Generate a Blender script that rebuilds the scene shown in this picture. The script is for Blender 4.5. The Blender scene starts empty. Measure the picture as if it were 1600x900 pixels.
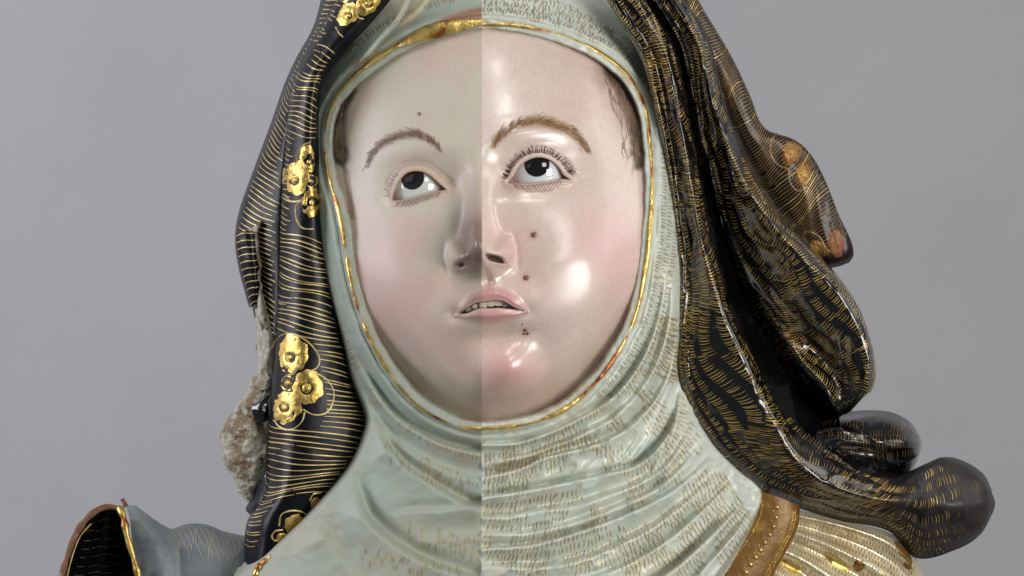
import bpy, math
import numpy as np

# ------------------------------------------------------------------ camera, light, exposure
S = 0.00035            # metres per unit (one unit = one photo pixel at the plane d = 0)
D = 4500.0             # camera distance in units
sc = bpy.context.scene
cam_d = bpy.data.cameras.new('camera'); cam = bpy.data.objects.new('camera', cam_d)
sc.collection.objects.link(cam); sc.camera = cam
cam.location = (0, -D * S, 0); cam.rotation_euler = (math.pi / 2, 0, 0)
cam_d.sensor_width = 36; cam_d.lens = 36 * D / 1600; cam_d.clip_start = 0.05; cam_d.clip_end = 20

world = bpy.data.worlds.new('World'); sc.world = world; world.use_nodes = True
bg = world.node_tree.nodes['Background']
bg.inputs[0].default_value = (0.93, 0.97, 1.0, 1); bg.inputs[1].default_value = 0.13

def area(name, loc, target, size, power, col, size_y=None):
    l = bpy.data.lights.new(name, 'AREA'); l.energy = power; l.color = col
    l.shape = 'RECTANGLE'; l.size = size; l.size_y = size_y or size
    o = bpy.data.objects.new(name, l); sc.collection.objects.link(o)
    o.location = loc
    v = np.array(target) - np.array(loc)
    from mathutils import Vector
    o.rotation_euler = Vector(v).to_track_quat('-Z', 'Y').to_euler()
    return o
area('softbox_right', (1.02, -1.35, 0.06), (0.02, -0.06, 0), 0.58, 16.0, (1.0, 0.985, 0.965), 0.62)
area('lamp_above', (0.08, -0.95, 1.10), (0, -0.05, 0.05), 0.09, 1.7, (1.0, 0.98, 0.95))
area('lamp_above_near', (0.00, -0.70, 1.25), (0, -0.05, 0.05), 0.09, 1.1, (1.0, 0.98, 0.95))
area('flash', (0.50, -1.40, 0.80), (0, 0, 0.02), 0.40, 3.8, (1.0, 0.985, 0.96))
area('fill_left', (-1.3, -1.1, 1.0), (-0.1, 0.0, 0), 0.9, 1.0, (0.88, 0.94, 1.0))  # added soft fill from the left, not an actual window
area('window_right', (1.45, -0.75, 0.25), (0.1, 0.0, 0.0), 0.40, 1.2, (0.90, 0.95, 1.0), 1.0)
area('wall_fill_left', (-1.9, -0.1, 0.5), (-0.5, 1.1, 0.0), 1.2, 37.0, (0.91, 0.90, 1.0))  # added cool fill that lifts and tints the left of the wall
area('wall_fill_right', (1.9, -0.1, 1.0), (0.45, 1.1, 0.1), 1.2, 10.5, (1.0, 0.985, 0.975))  # added neutral fill to brighten the right of the wall

sc.view_settings.view_transform = 'Standard'; sc.view_settings.look = 'None'
sc.view_settings.exposure = 0.0; sc.view_settings.gamma = 1.0
sc.render.engine = 'CYCLES'; sc.cycles.use_denoising = True

# ------------------------------------------------------------------ helpers
rng = np.random.default_rng(7)
f32 = np.float32

def lin(*c):
    c = np.array(c, float) / 255.0
    return np.where(c <= 0.04045, c / 12.92, ((c + 0.055) / 1.055) ** 2.4)

def to_world(P):
    P = np.asarray(P, float); k = (D - P[..., 2]) / D
    return np.stack([(P[..., 0] - 800) * k, -P[..., 2], (450 - P[..., 1]) * k], -1) * S

def smooth(a, b, x):
    t = np.clip((x - a) / (b - a), 0, 1); return t * t * (3 - 2 * t)

def gauss(u, v, cu, cv, su, sv):
    return np.exp(-((u - cu) / su) ** 2 - ((v - cv) / sv) ** 2)

_lat = {}
def vnoise(x, y, scale, seed=0):
    if seed not in _lat: _lat[seed] = np.random.default_rng(1000 + seed).random((256, 256))
    L = _lat[seed]
    x = np.asarray(x, float) / scale; y = np.asarray(y, float) / scale
    xi = np.floor(x).astype(int); yi = np.floor(y).astype(int); fx = x - xi; fy = y - yi
    fx = fx * fx * (3 - 2 * fx); fy = fy * fy * (3 - 2 * fy)
    g = lambda i, j: L[i % 256, j % 256]
    return (g(xi, yi) * (1 - fx) + g(xi + 1, yi) * fx) * (1 - fy) + (g(xi, yi + 1) * (1 - fx) + g(xi + 1, yi + 1) * fx) * fy
def fbm(x, y, scale, seed=0, o=3):
    r = 0; a = 1; t = 0
    for k in range(o):
        r = r + a * vnoise(x, y, scale / 2 ** k, seed + k); t += a; a *= 0.5
    return r / t

def hermite(P, tau, q):
    P = np.asarray(P, float); n = len(P)
    m = np.empty_like(P)
    sh = (slice(None),) + (None,) * (P.ndim - 1)
    m[1:-1] = (P[2:] - P[:-2]) / (tau[2:] - tau[:-2])[sh]
    m[0] = (P[1] - P[0]) / (tau[1] - tau[0]); m[-1] = (P[-1] - P[-2]) / (tau[-1] - tau[-2])
    i = np.clip(np.searchsorted(tau, q, side='right') - 1, 0, n - 2)
    h = tau[i + 1] - tau[i]; t = (q - tau[i]) / h
    h = h[sh]; t = t[sh]
    return ((2*t**3 - 3*t*t + 1) * P[i] + (t**3 - 2*t*t + t) * h * m[i] + (-2*t**3 + 3*t*t) * P[i+1] + (t**3 - t*t) * h * m[i+1])

def curve(pts, step=6.0, n=None, closed=False):
    P = np.array(pts, float)
    if closed:
        k = len(P); Q = np.concatenate([P[-3:], P, P[:3]])
    else: Q = P
    L = np.linalg.norm(np.diff(Q, axis=0), axis=1); tau = np.concatenate([[0], np.cumsum(np.maximum(L, 1e-6))])
    a, b = (tau[3], tau[3 + len(P)]) if closed else (0, tau[-1])
    m = n or max(2, int((b - a) / step) + 1)
    q = np.linspace(a, b, m, endpoint=not closed)
    return hermite(Q, tau, q)

def seg_dist(x, y, pl, closed=False):
    """unsigned distance, signed side (+ = left of travel in image axes) and arc fraction to a polyline"""
    x = x.astype(f32); y = y.astype(f32)
    best = np.full(x.shape, 1e9, f32); side = np.zeros(x.shape, f32); frac = np.zeros(x.shape, f32)
    A = pl[:, :2].astype(f32); B = np.roll(A, -1, 0) if closed else A[1:]
    n = len(B); L = np.linalg.norm(B - A[:n], axis=1); cum = np.concatenate([[0], np.cumsum(L)]); tot = cum[-1]
    for i in range(n):
        ax, ay = A[i]; bx, by = B[i]; dx, dy = bx - ax, by - ay; l2 = dx*dx + dy*dy + 1e-9
        t = np.clip(((x - ax) * dx + (y - ay) * dy) / l2, 0, 1)
        ex = x - ax - t * dx; ey = y - ay - t * dy; d = ex*ex + ey*ey
        w = d < best
        best = np.where(w, d, best); side = np.where(w, np.sign(dx * (y - ay) - dy * (x - ax)), side)
        frac = np.where(w, (cum[i] + t * L[i]) / tot, frac)
    return np.sqrt(best), side, frac

def inside(x, y, pl):
    r = np.zeros(x.shape, bool); n = len(pl)
    for i in range(n):
        x0, y0 = pl[i][:2]; x1, y1 = pl[(i + 1) % n][:2]
        if y0 == y1: continue
        c = ((y0 > y) != (y1 > y)) & (x < (x1 - x0) * (y - y0) / (y1 - y0) + x0)
        r ^= c
    return r

def sdf(x, y, pl, pad=1e9):
    """signed distance to a closed outline, negative inside"""
    out = np.full(x.shape, 1e3, float)
    lo = pl[:, :2].min(0) - pad; hi = pl[:, :2].max(0) + pad
    m = (x >= lo[0]) & (x <= hi[0]) & (y >= lo[1]) & (y <= hi[1])
    d, _, _ = seg_dist(x[m], y[m], pl, True)
    out[m] = np.where(inside(x[m], y[m], pl), -d, d)
    return out

def line_dist(x, y, pl, pad):
    dd = np.full(x.shape, 1e3, float); ss = np.zeros(x.shape); ff = np.zeros(x.shape)
    lo = pl[:, :2].min(0) - pad; hi = pl[:, :2].max(0) + pad
    m = (x >= lo[0]) & (x <= hi[0]) & (y >= lo[1]) & (y <= hi[1])
    if m.any():
        d, s, f = seg_dist(x[m], y[m], pl); dd[m] = d; ss[m] = s; ff[m] = f
    return dd, ss, ff

col = sc.collection
def mesh_obj(name, V, F, mat, parent=None, cols=None, gloss=None, shade=True):
    V = np.asarray(V, float).reshape(-1, 3); F = np.asarray(F, np.int32)
    me = bpy.data.meshes.new(name)
    k = F.shape[1]; nf = len(F)
    me.vertices.add(len(V)); me.vertices.foreach_set('co', V.ravel().astype(f32))
    me.loops.add(nf * k); me.loops.foreach_set('vertex_index', F.ravel())
    me.polygons.add(nf); me.polygons.foreach_set('loop_start', np.arange(0, nf * k, k, dtype=np.int32))
    me.polygons.foreach_set('loop_total', np.full(nf, k, np.int32))
    me.update(calc_edges=True); me.validate()
    me.polygons.foreach_set('use_smooth', np.full(len(me.polygons), shade))
    if cols is not None:
        a = me.color_attributes.new('Col', 'FLOAT_COLOR', 'POINT')
        c = np.ones((len(V), 4), f32); c[:, :3] = cols.reshape(-1, 3); a.data.foreach_set('color', c.ravel())
    if gloss is not None:
        a = me.attributes.new('gloss', 'FLOAT', 'POINT'); a.data.foreach_set('value', gloss.ravel().astype(f32))
    me.materials.append(mat)
    o = bpy.data.objects.new(name, me); col.objects.link(o)
    if parent is not None: o.parent = parent
    return o

def grid_faces(nr, nc, keep=None, flip=False):
    i = np.arange(nr * nc).reshape(nr, nc)
    F = np.stack([i[:-1, :-1], i[1:, :-1], i[1:, 1:], i[:-1, 1:]], -1).reshape(-1, 4)
    if keep is not None:
        k = keep; kk = (k[:-1, :-1] & k[1:, :-1] & k[1:, 1:] & k[:-1, 1:]).ravel(); F = F[kk]
    return F[:, ::-1] if flip else F

def compact(V, F, *att):
    used = np.zeros(len(V), bool); used[F.ravel()] = True
    idx = np.cumsum(used) - 1
    return (V[used], idx[F]) + tuple(a[used] if a is not None else None for a in att)

# ------------------------------------------------------------------ materials
def nodes_of(name):
    m = bpy.data.materials.new(name); m.use_nodes = True
    nt = m.node_tree; return m, nt, nt.nodes['Principled BSDF']

def material(name, color=None, rough=0.5, metal=0.0, coat=0.0, attr=False, gloss_attr=None, bump=(), var=None, spec=0.5, sheen=0, sss=0, rough_var=0, coat_rough=0.06, coat_ior=1.5):
    """attr: base colour from the painted colour attribute; gloss_attr: (dull roughness, varnished roughness, varnished coat)
    bump: list of (scale per metre, strength, distance); var: (scale, other colour, low, high)"""
    m, nt, p = nodes_of(name); N = nt.nodes; Lk = nt.links
    tc = N.new('ShaderNodeTexCoord')
    if attr:
        a = N.new('ShaderNodeVertexColor'); a.layer_name = 'Col'; csock = a.outputs['Color']
    else:
        r = N.new('ShaderNodeRGB'); r.outputs[0].default_value = (*color, 1); csock = r.outputs[0]
    if var:
        vs = var if isinstance(var[0], (tuple, list)) else [var]
        for scale, c2, lo, hi in vs:
            nz = N.new('ShaderNodeTexNoise'); nz.inputs['Scale'].default_value = scale; nz.inputs['Detail'].default_value = 5; nz.inputs['Roughness'].default_value = 0.62
            Lk.new(tc.outputs['Object'], nz.inputs['Vector'])
            mr = N.new('ShaderNodeMapRange'); mr.inputs[1].default_value = lo; mr.inputs[2].default_value = hi
            Lk.new(nz.outputs['Fac'], mr.inputs[0])
            mx = N.new('ShaderNodeMix'); mx.data_type = 'RGBA'
            Lk.new(mr.outputs[0], mx.inputs['Factor']); Lk.new(csock, mx.inputs['A']); mx.inputs['B'].default_value = (*c2, 1)
            csock = mx.outputs['Result']
    Lk.new(csock, p.inputs['Base Color'])
    p.inputs['Metallic'].default_value = metal; p.inputs['Specular IOR Level'].default_value = spec
    p.inputs['Coat Roughness'].default_value = coat_rough; p.inputs['Coat IOR'].default_value = coat_ior
    if gloss_attr:
        ga = N.new('ShaderNodeAttribute'); ga.attribute_name = 'gloss'
        for sock, a0, a1 in (('Roughness', gloss_attr[0], gloss_attr[1]), ('Coat Weight', 0.0, gloss_attr[2])):
            mr = N.new('ShaderNodeMapRange'); mr.inputs[3].default_value = a0; mr.inputs[4].default_value = a1
            Lk.new(ga.outputs['Fac'], mr.inputs[0]); Lk.new(mr.outputs[0], p.inputs[sock])
    else:
        p.inputs['Coat Weight'].default_value = coat
        if rough_var:
            nz = N.new('ShaderNodeTexNoise'); nz.inputs['Scale'].default_value = 160; nz.inputs['Detail'].default_value = 4
            Lk.new(tc.outputs['Object'], nz.inputs['Vector'])
            mr = N.new('ShaderNodeMapRange'); mr.inputs[1].default_value = 0.3; mr.inputs[2].default_value = 0.7
            mr.inputs[3].default_value = max(0.02, rough - rough_var); mr.inputs[4].default_value = rough + rough_var
            Lk.new(nz.outputs['Fac'], mr.inputs[0]); Lk.new(mr.outputs[0], p.inputs['Roughness'])
        else: p.inputs['Roughness'].default_value = rough
    prev = None
    for scale, strength, dist in bump:
        nz = N.new('ShaderNodeTexNoise'); nz.inputs['Scale'].default_value = scale; nz.inputs['Detail'].default_value = 3
        Lk.new(tc.outputs['Object'], nz.inputs['Vector'])
        b = N.new('ShaderNodeBump'); b.inputs['Strength'].default_value = strength; b.inputs['Distance'].default_value = dist
        Lk.new(nz.outputs['Fac'], b.inputs['Height'])
        if prev: Lk.new(prev, b.inputs['Normal'])
        prev = b.outputs['Normal']
    if prev:
        Lk.new(prev, p.inputs['Normal']); Lk.new(prev, p.inputs['Coat Normal'])
    if sss:
        p.inputs['Subsurface Weight'].default_value = sss; p.inputs['Subsurface Scale'].default_value = 0.002
    return m

M = {}
M['wall'] = material('painted_wall', lin(172, 172, 173), 0.9, bump=[(900, 0.25, 0.0006)], var=[(5, lin(166, 166, 168), 0.35, 0.7), (900, lin(150, 150, 152), 0.45, 0.9)])
M['skin'] = material('painted_skin', attr=True, var=[(220, lin(188, 166, 144), 0.5, 1.25), (700, lin(150, 120, 104), 0.55, 1.3), (35, lin(196, 186, 166), 0.5, 1.2)], gloss_attr=(0.52, 0.34, 0.9), bump=[(180, 0.06, 0.0006), (1500, 0.06, 0.0002)], coat_rough=0.21)
M['linen'] = material('painted_linen', attr=True, gloss_attr=(0.62, 0.30, 0.55), bump=[(420, 0.25, 0.0006), (1400, 0.25, 0.0003)], coat_rough=0.16)
M['black'] = material('black_lacquer', lin(6, 7, 9), 0.2, coat=0.9, coat_ior=1.62, spec=.25, bump=[(300, 0.10, 0.0007), (1200, 0.10, 0.0003)], var=(60, lin(18, 14, 10), 0.5, 0.75), coat_rough=0.14)
M['black_dusty'] = material('black_lacquer_dusty', attr=True, gloss_attr=(0.55, 0.2, 0.95), coat_ior=1.62, spec=.25, bump=[(300, 0.10, 0.0007), (1200, 0.06, 0.0003)], coat_rough=0.14)
M['black_dull'] = material('black_paint_worn', lin(8, 9, 15), 0.36, coat=0.0, spec=0.24, bump=[(300, 0.2, 0.0006), (1200, 0.2, 0.0003)], var=[(70, lin(24, 22, 24), 0.55, 0.8)])
M['black_brown'] = material('black_brown_paint', lin(20, 14, 10), 0.4, spec=.35, coat=0.1, bump=[(300, 0.2, 0.0006)], var=(50, lin(48, 34, 24), 0.45, 0.7))
M['gold'] = material('gold_leaf', lin(214, 186, 108), 0.4, metal=0.9, bump=[(500, 0.5, 0.0006), (1800, 0.4, 0.0003)], var=[(180, lin(176, 140, 66), 0.48, 0.66), (420, lin(110, 78, 40), 0.58, 0.72)], rough_var=0.12)
M['gold_line'] = material('gold_line', lin(206, 184, 122), 0.4, metal=0.35, var=[(120, lin(168, 138, 82), 0.45, 0.7)])
M['gold_worn'] = material('gold_leaf_worn', lin(216, 186, 104), 0.34, metal=0.8, bump=[(500, 0.5, 0.0006)], var=[(90, lin(158, 84, 48), 0.5, 0.62), (150, lin(196, 190, 170), 0.60, 0.72)], rough_var=0.1)
M['gold_stroke'] = material('gold_stroke', lin(204, 170, 94), 0.36, metal=0.4, var=[(120, lin(150, 114, 60), 0.45, 0.7)])
M['ochre'] = material('ochre_stroke', lin(188, 164, 106), 0.4, metal=0.5, var=[(100, lin(164, 142, 92), 0.4, 0.65)])
M['umber'] = material('umber_stroke', lin(136, 118, 84), 0.5)
M['bronze'] = material('bronze_stroke', lin(146, 116, 70), 0.42, metal=0.35, var=[(80, lin(96, 68, 42), 0.4, 0.7)])
M['eye'] = material('glass_eye', attr=True, rough=0.05, coat=1.0, coat_rough=0.02)
M['lash'] = material('lash_paint', lin(58, 40, 36), 0.5)
M['lash_red'] = material('lash_paint_red', lin(112, 66, 54), 0.5)
M['brow'] = material('brow_paint', lin(116, 84, 50), 0.45)
M['brow_dark'] = material('brow_paint_dark', lin(112, 84, 62), 0.5)
M['tooth'] = material('ivory_tooth', lin(228, 216, 190), 0.3, coat=0.5, var=(200, lin(200, 188, 158), 0.45, 0.75))
M['mouth'] = material('mouth_dark', lin(48, 24, 22), 0.4)
M['tongue'] = material('tongue_paint', lin(150, 84, 82), 0.25, coat=0.7)
M['mole'] = material('mole_paint', lin(138, 92, 66), 0.4, coat=0.4, var=(700, lin(96, 62, 44), 0.4, 0.6))
M['hair'] = material('hair_paint', lin(140, 114, 90), 0.3, coat=0.5, bump=[(600, 0.4, 0.0006)])
M['gesso'] = material('bare_gesso', lin(168, 164, 146), 0.8, bump=[(140, 0.6, 0.002), (700, 0.6, 0.0008)], var=[(75, lin(128, 108, 84), 0.50, 0.60), (170, lin(92, 68, 50), 0.58, 0.66), (220, lin(190, 190, 176), 0.56, 0.64)])
M['wood'] = material('old_wood', lin(128, 88, 60), 0.75, bump=[(200, 0.6, 0.001)], var=[(60, lin(92, 58, 38), 0.4, 0.65), (90, lin(176, 150, 116), 0.62, 0.72)])
M['cape'] = material('grey_cape_paint', lin(106, 114, 120), 0.5, bump=[(200, 0.3, 0.001)], var=[(28, lin(138, 142, 142), 0.4, 0.65), (60, lin(74, 80, 90), 0.55, 0.75)])
M['cape_line'] = material('cape_line', lin(180, 172, 146), 0.5)
M['band'] = material('gilt_band', lin(126, 86, 34), 0.42, metal=0.15, bump=[(700, 0.5, 0.0005)], var=[(70, lin(108, 62, 28), 0.5, 0.68), (140, lin(154, 118, 54), 0.52, 0.7)])
M['cream'] = material('cream_habit', lin(206, 192, 156), 0.30, metal=0.25, coat=0.5, bump=[(400, 0.3, 0.0006)], var=[(40, lin(180, 154, 104), 0.5, 0.66), (80, lin(222, 214, 192), 0.5, 0.7)], coat_rough=0.15)
M['gold_dash'] = material('gold_dash', lin(204, 174, 98), 0.32, metal=0.35)
M['bronze_leaf'] = material('bronze_leaf', lin(146, 108, 56), 0.4, metal=0.6, bump=[(500, 0.7, 0.0008), (1600, 0.5, 0.0004)], var=[(200, lin(108, 66, 38), 0.48, 0.62), (420, lin(190, 158, 92), 0.58, 0.7)])
M['red_bole'] = material('red_bole', lin(128, 76, 50), 0.55, var=(160, lin(160, 116, 62), 0.45, 0.66))

# ------------------------------------------------------------------ setting
def box_wall():
    V = np.array([[-2.2, 1.1, -1.6], [2.2, 1.1, -1.6], [2.2, 1.1, 1.6], [-2.2, 1.1, 1.6], [-2.2, 1.16, -1.6], [2.2, 1.16, -1.6], [2.2, 1.16, 1.6], [-2.2, 1.16, 1.6]])
    F = [[0, 1, 2, 3], [5, 4, 7, 6], [4, 0, 3, 7], [1, 5, 6, 2], [3, 2, 6, 7], [4, 5, 1, 0]]
    o = mesh_obj('wall', V, F, M['wall'], shade=False); o['kind'] = 'structure'
box_wall()

statue = bpy.data.objects.new('nun_statue', None); col.objects.link(statue)
statue.location = (0, 0.0, -0.18)
statue['label'] = 'painted wooden statue of a nun looking upward in a gilded black veil and pale wimple'
statue['category'] = 'statue'
bpy.context.view_layer.update()
def part(name, V, F, mat, parent=None, **k):
    """a part of the statue, or a sub-part of one of its parts"""
    o = mesh_obj(name, V, F, mat, **k)
    o.parent = parent or statue
    if parent is None: o.matrix_parent_inverse = inv_root
    return o
from mathutils import Matrix
inv_root = Matrix.Translation((0, 0, 0.18))

SEAM = 753.0
# ------------------------------------------------------------------ face: relief field
ca, sa = math.cos(math.radians(6.7)), math.sin(math.radians(6.7))
def uv(x, y):
    dx = x - 749; dy = y - 278
    return dx * ca - dy * sa, dx * sa + dy * ca
def interp(v, xs, ys): 
    t = np.array(xs, float); return hermite(np.array(ys, float), t, np.clip(v, t[0], t[-1]))

EYES = [
    dict(c=(657, 291), iris=(644, 277.5), r=50.0,
         ap=[(613, 312), (618.7, 294), (626, 280), (636.4, 270.5), (649, 267.5), (662, 269.5), (674, 276), (684.4, 285), (693.3, 292.3), (698.5, 296.5), (688, 298.5), (670, 302.5), (654, 306.5), (636, 311), (622, 313.5)]),
    dict(c=(843, 268), iris=(838.5, 256), r=50.0,
         ap=[(793.5, 285), (801.5, 276), (807, 266), (814, 257.5), (826.4, 249.5), (840.7, 246), (855, 248.5), (867, 255.5), (876, 265.5), (882, 274.5), (891, 280.5), (878, 280), (857, 283), (839, 286), (821, 287), (804, 286.5)]),
]
UPLIP = curve([(711, 493.5), (724, 472), (736, 460), (751, 454), (762, 448), (770, 449), (788, 453), (807, 465), (823.5, 486.5), (803, 480), (789, 471.5), (778, 469), (761, 470.5), (744, 472), (734, 477), (725, 486)], 3, closed=True)
LOLIP = curve([(712, 494), (729, 490), (743, 484.5), (753, 482.5), (765, 483), (779, 482.5), (796, 483.5), (823, 488), (812, 494), (797, 500), (778, 504), (756, 504), (735, 500), (722, 497)], 3, closed=True)
MOUTH = curve([(717, 490), (726, 484), (735, 478), (745, 473.5), (761, 471), (778, 469.5), (789, 472), (803, 480), (820, 486.5), (797, 482.8), (779, 481.5), (765, 482), (752, 481.5), (742, 484), (730, 489.5)], 2.5, closed=True)

def face_base(x, y):
    u, v = uv(x, y)
    q = 1 - ((u - 22) / 285) ** 2 - ((v - 70) / 400) ** 2
    return 200 * np.sqrt(np.maximum(q, 0.02)) + 0.15 * (v - 70)

def face_field(x, y):
    u, v = uv(x, y)
    h = face_base(x, y)
    # jaw underside, temples, cheeks
    h -= 44 * smooth(62, -14, -sdf(x, y, OPEN, 60)) * smooth(170, 320, v)
    h += 13 * gauss(u, v, -128, 128, 78, 80) + 15 * gauss(u, v, 150, 128, 82, 84)
    h += 9 * gauss(u, v, -110, 215, 60, 70) + 10 * gauss(u, v, 112, 205, 64, 72)
    h -= 7 * gauss(u, v, -195, -20, 40, 80) + 7 * gauss(u, v, 225, -30, 40, 90)
    # brow ridges and sockets
    h += 7 * gauss(u, v, -88, -58, 62, 20) + 7 * gauss(u, v, 82, -62, 66, 20)
    h += 4 * gauss(u, v, -4, -40, 26, 26)
    h -= 15 * gauss(u, v, -90, -8, 62, 34) + 15 * gauss(u, v, 92, -10, 62, 34)
    h -= 15 * gauss(u, v, -42, 2, 20, 24) + 13 * gauss(u, v, 36, 4, 19, 24)
    # nose
    uc = interp(v, [-60, -20, 40, 90, 125, 160], [-2, -3, -8, -13, -13, -10])
    nh = interp(v, [-60, -30, -5, 30, 70, 92, 104, 115, 126, 137, 147, 158, 175], [0, 3, 12, 34, 62, 83, 88, 83, 69, 47, 23, 6, 0])
    nw = interp(v, [-60, -20, 20, 60, 95, 112, 128, 150], [24, 16, 14, 15, 21, 26, 29, 30])
    h += nh * np.exp(-np.abs((u - uc) / nw) ** 2.3)
    h += 33 * np.exp(-(((u + 49) / 15) ** 2 + ((v - 119) / 18) ** 2) ** 1.4) + 33 * np.exp(-(((u - 24) / 16) ** 2 + ((v - 119) / 18) ** 2) ** 1.4)          # wings
    h -= 6 * gauss(u, v, -66, 122, 6, 20) + 7 * gauss(u, v, 42, 122, 6, 20)
    h -= 26 * np.exp(-(((u - 9) * .9 - (v - 128) * .35) / 9.5) ** 4 - (((v - 128) - (u - 9) * .35) / 5.0) ** 4) + 20 * gauss(u, v, -44, 131, 8, 4.5)           # nostrils
    # muzzle, philtrum, folds
    h += 20 * gauss(u, v, -4, 196, 72, 52)
    h -= 4.0 * gauss(u, v, -6, 160, 6.5, 14)
    h += 2.2 * gauss(u, v, -17, 162, 6, 14) + 2.2 * gauss(u, v, 5, 162, 6, 14)
    h -= 7 * gauss(u, v, -64, 206, 12, 11) + 5 * gauss(u, v, 53, 213, 13, 12)
    for pl, a in (([(694, 408), (682, 436), (676, 462), (684, 490)], 2.5), ([(810, 404), (832, 432), (846, 462), (846, 492)], 1.2)):
        d, s, f = line_dist(x, y, curve(pl, 5), 60); h -= a * np.exp(-(d / 14) ** 2) * np.sin(np.pi * np.clip(f, 0.03, 0.97))
    # lips
    su = sdf(x, y, UPLIP, 40); sl = sdf(x, y, LOLIP, 40); sm = sdf(x, y, MOUTH, 40)
    h += 5.5 * (1 - smooth(-11, 5, su)) + 6.5 * (1 - smooth(-12, 6, sl))
    h += .6 * np.exp(-(su / 3.2) ** 2)
    h -= 34 * (1 - smooth(-4.0, 0.5, sm))
    # sulcus and chin
    h -= 13 * gauss(u, v, 2, 250, 46, 17)
    h += 27 * gauss(u, v, 4, 304, 50, 40)
    h -= 7 * gauss(u, v, -60, 300, 20, 40) + 5 * gauss(u, v, 68, 300, 22, 40)
    # eyeballs under lids, then the openings
    for e in EYES:
        cx, cy = e['c']; rr = np.hypot(x - cx, (y - cy)); R = e['r'] + 4
        e0 = e['cz']
        ball = e0 + np.sqrt(np.maximum(R * R - rr * rr, 0))
        ball = np.where(rr < R, ball - .0020 * np.maximum(0, y - cy - 6) ** 3, -1e3)
        k = 9.0; w = np.clip(0.5 + 0.5 * (ball - h) / k / 2, 0, 1)
        near = rr < R
        h = np.where(near, h * (1 - w) + ball * w + k * 2 * w * (1 - w), h)
        sd = sdf(x, y, e['apc'], 50)
        lid = ((y < cy + 14 - 0.0 * x)).astype(float)
        h += 2.0 * np.exp(-((sd - 5) / 4.0) ** 2) - 3.2 * np.exp(-((sd - 14) / 4.2) ** 2) * smooth(10, -8, y - cy)
        h -= 0.9 * np.exp(-((sd - 18) / 8.0) ** 2) * smooth(2, 12, y - cy)
        h -= 30 * (1 - smooth(-3.2, 0.4, sd))
    h += 0.5 * (fbm(x, y, 60, 3) - .5) * 2
    return h

for e in EYES:
    e['apc'] = curve(e['ap'], 2.5, closed=True)
    u, v = uv(np.array(e['c'][0]), np.array(e['c'][1]))
    e['cz'] = float(face_base(np.array([e['c'][0]]), np.array([e['c'][1]]))[0]) - 10 - e['r'] - 1.0

OPEN = curve([(753, 45), (690, 57), (640, 77), (590, 107), (558, 132), (534, 160), (521, 192), (518, 230), (525, 272), (538, 312), (547, 352), (554, 402), (570, 472), (602, 547), (650, 613), (700, 646), (753, 660),
              (820, 653), (875, 630), (920, 592), (955, 546), (981, 491), (995, 431), (1003, 370), (1008, 295), (1006, 232), (998, 176), (975, 131), (943, 100), (905, 80), (860, 63), (805, 50)], 5, closed=True)

class Field:
    def __init__(s, x0, x1, y0, y1, st):
        s.xs = np.arange(x0, x1 + .01, st); s.ys = np.arange(y0, y1 + .01, st); s.st = st; s.x0 = x0; s.y0 = y0
        s.X, s.Y = np.meshgrid(s.xs, s.ys); s.H = None
    def at(s, x, y):
        fx = np.clip((np.asarray(x, float) - s.x0) / s.st, 0, len(s.xs) - 1.001); fy = np.clip((np.asarray(y, float) - s.y0) / s.st, 0, len(s.ys) - 1.001)
        i = fx.astype(int); j = fy.astype(int); a = fx - i; b = fy - j; H = s.H
        return (H[j, i] * (1 - a) + H[j, i + 1] * a) * (1 - b) + (H[j + 1, i] * (1 - a) + H[j + 1, i + 1] * a) * b

FA = Field(486, 1046, 14, 704, 1.3)
X, Y = FA.X, FA.Y
FA.H = face_field(X, Y)
sdo = sdf(X, Y, OPEN)
# cheek shape flattened beside the mouth to widen the highlight
_cx, _cy = 880.0, 453.0
_z = float(FA.at(_cx, _cy)); _gx = float(FA.at(_cx + 14, _cy) - FA.at(_cx - 14, _cy)) / 28; _gy = float(FA.at(_cx, _cy + 14) - FA.at(_cx, _cy - 14)) / 28
_dx, _dy = X - _cx, Y - _cy; _a = _dx * .94 - _dy * .34; _b = _dx * .34 + _dy * .94
FA.H += .62 * np.exp(-((_a / 70) ** 2 + (_b / 50) ** 2) ** 1.5) * (_z + _gx * _dx + _gy * _dy - FA.H)

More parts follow.
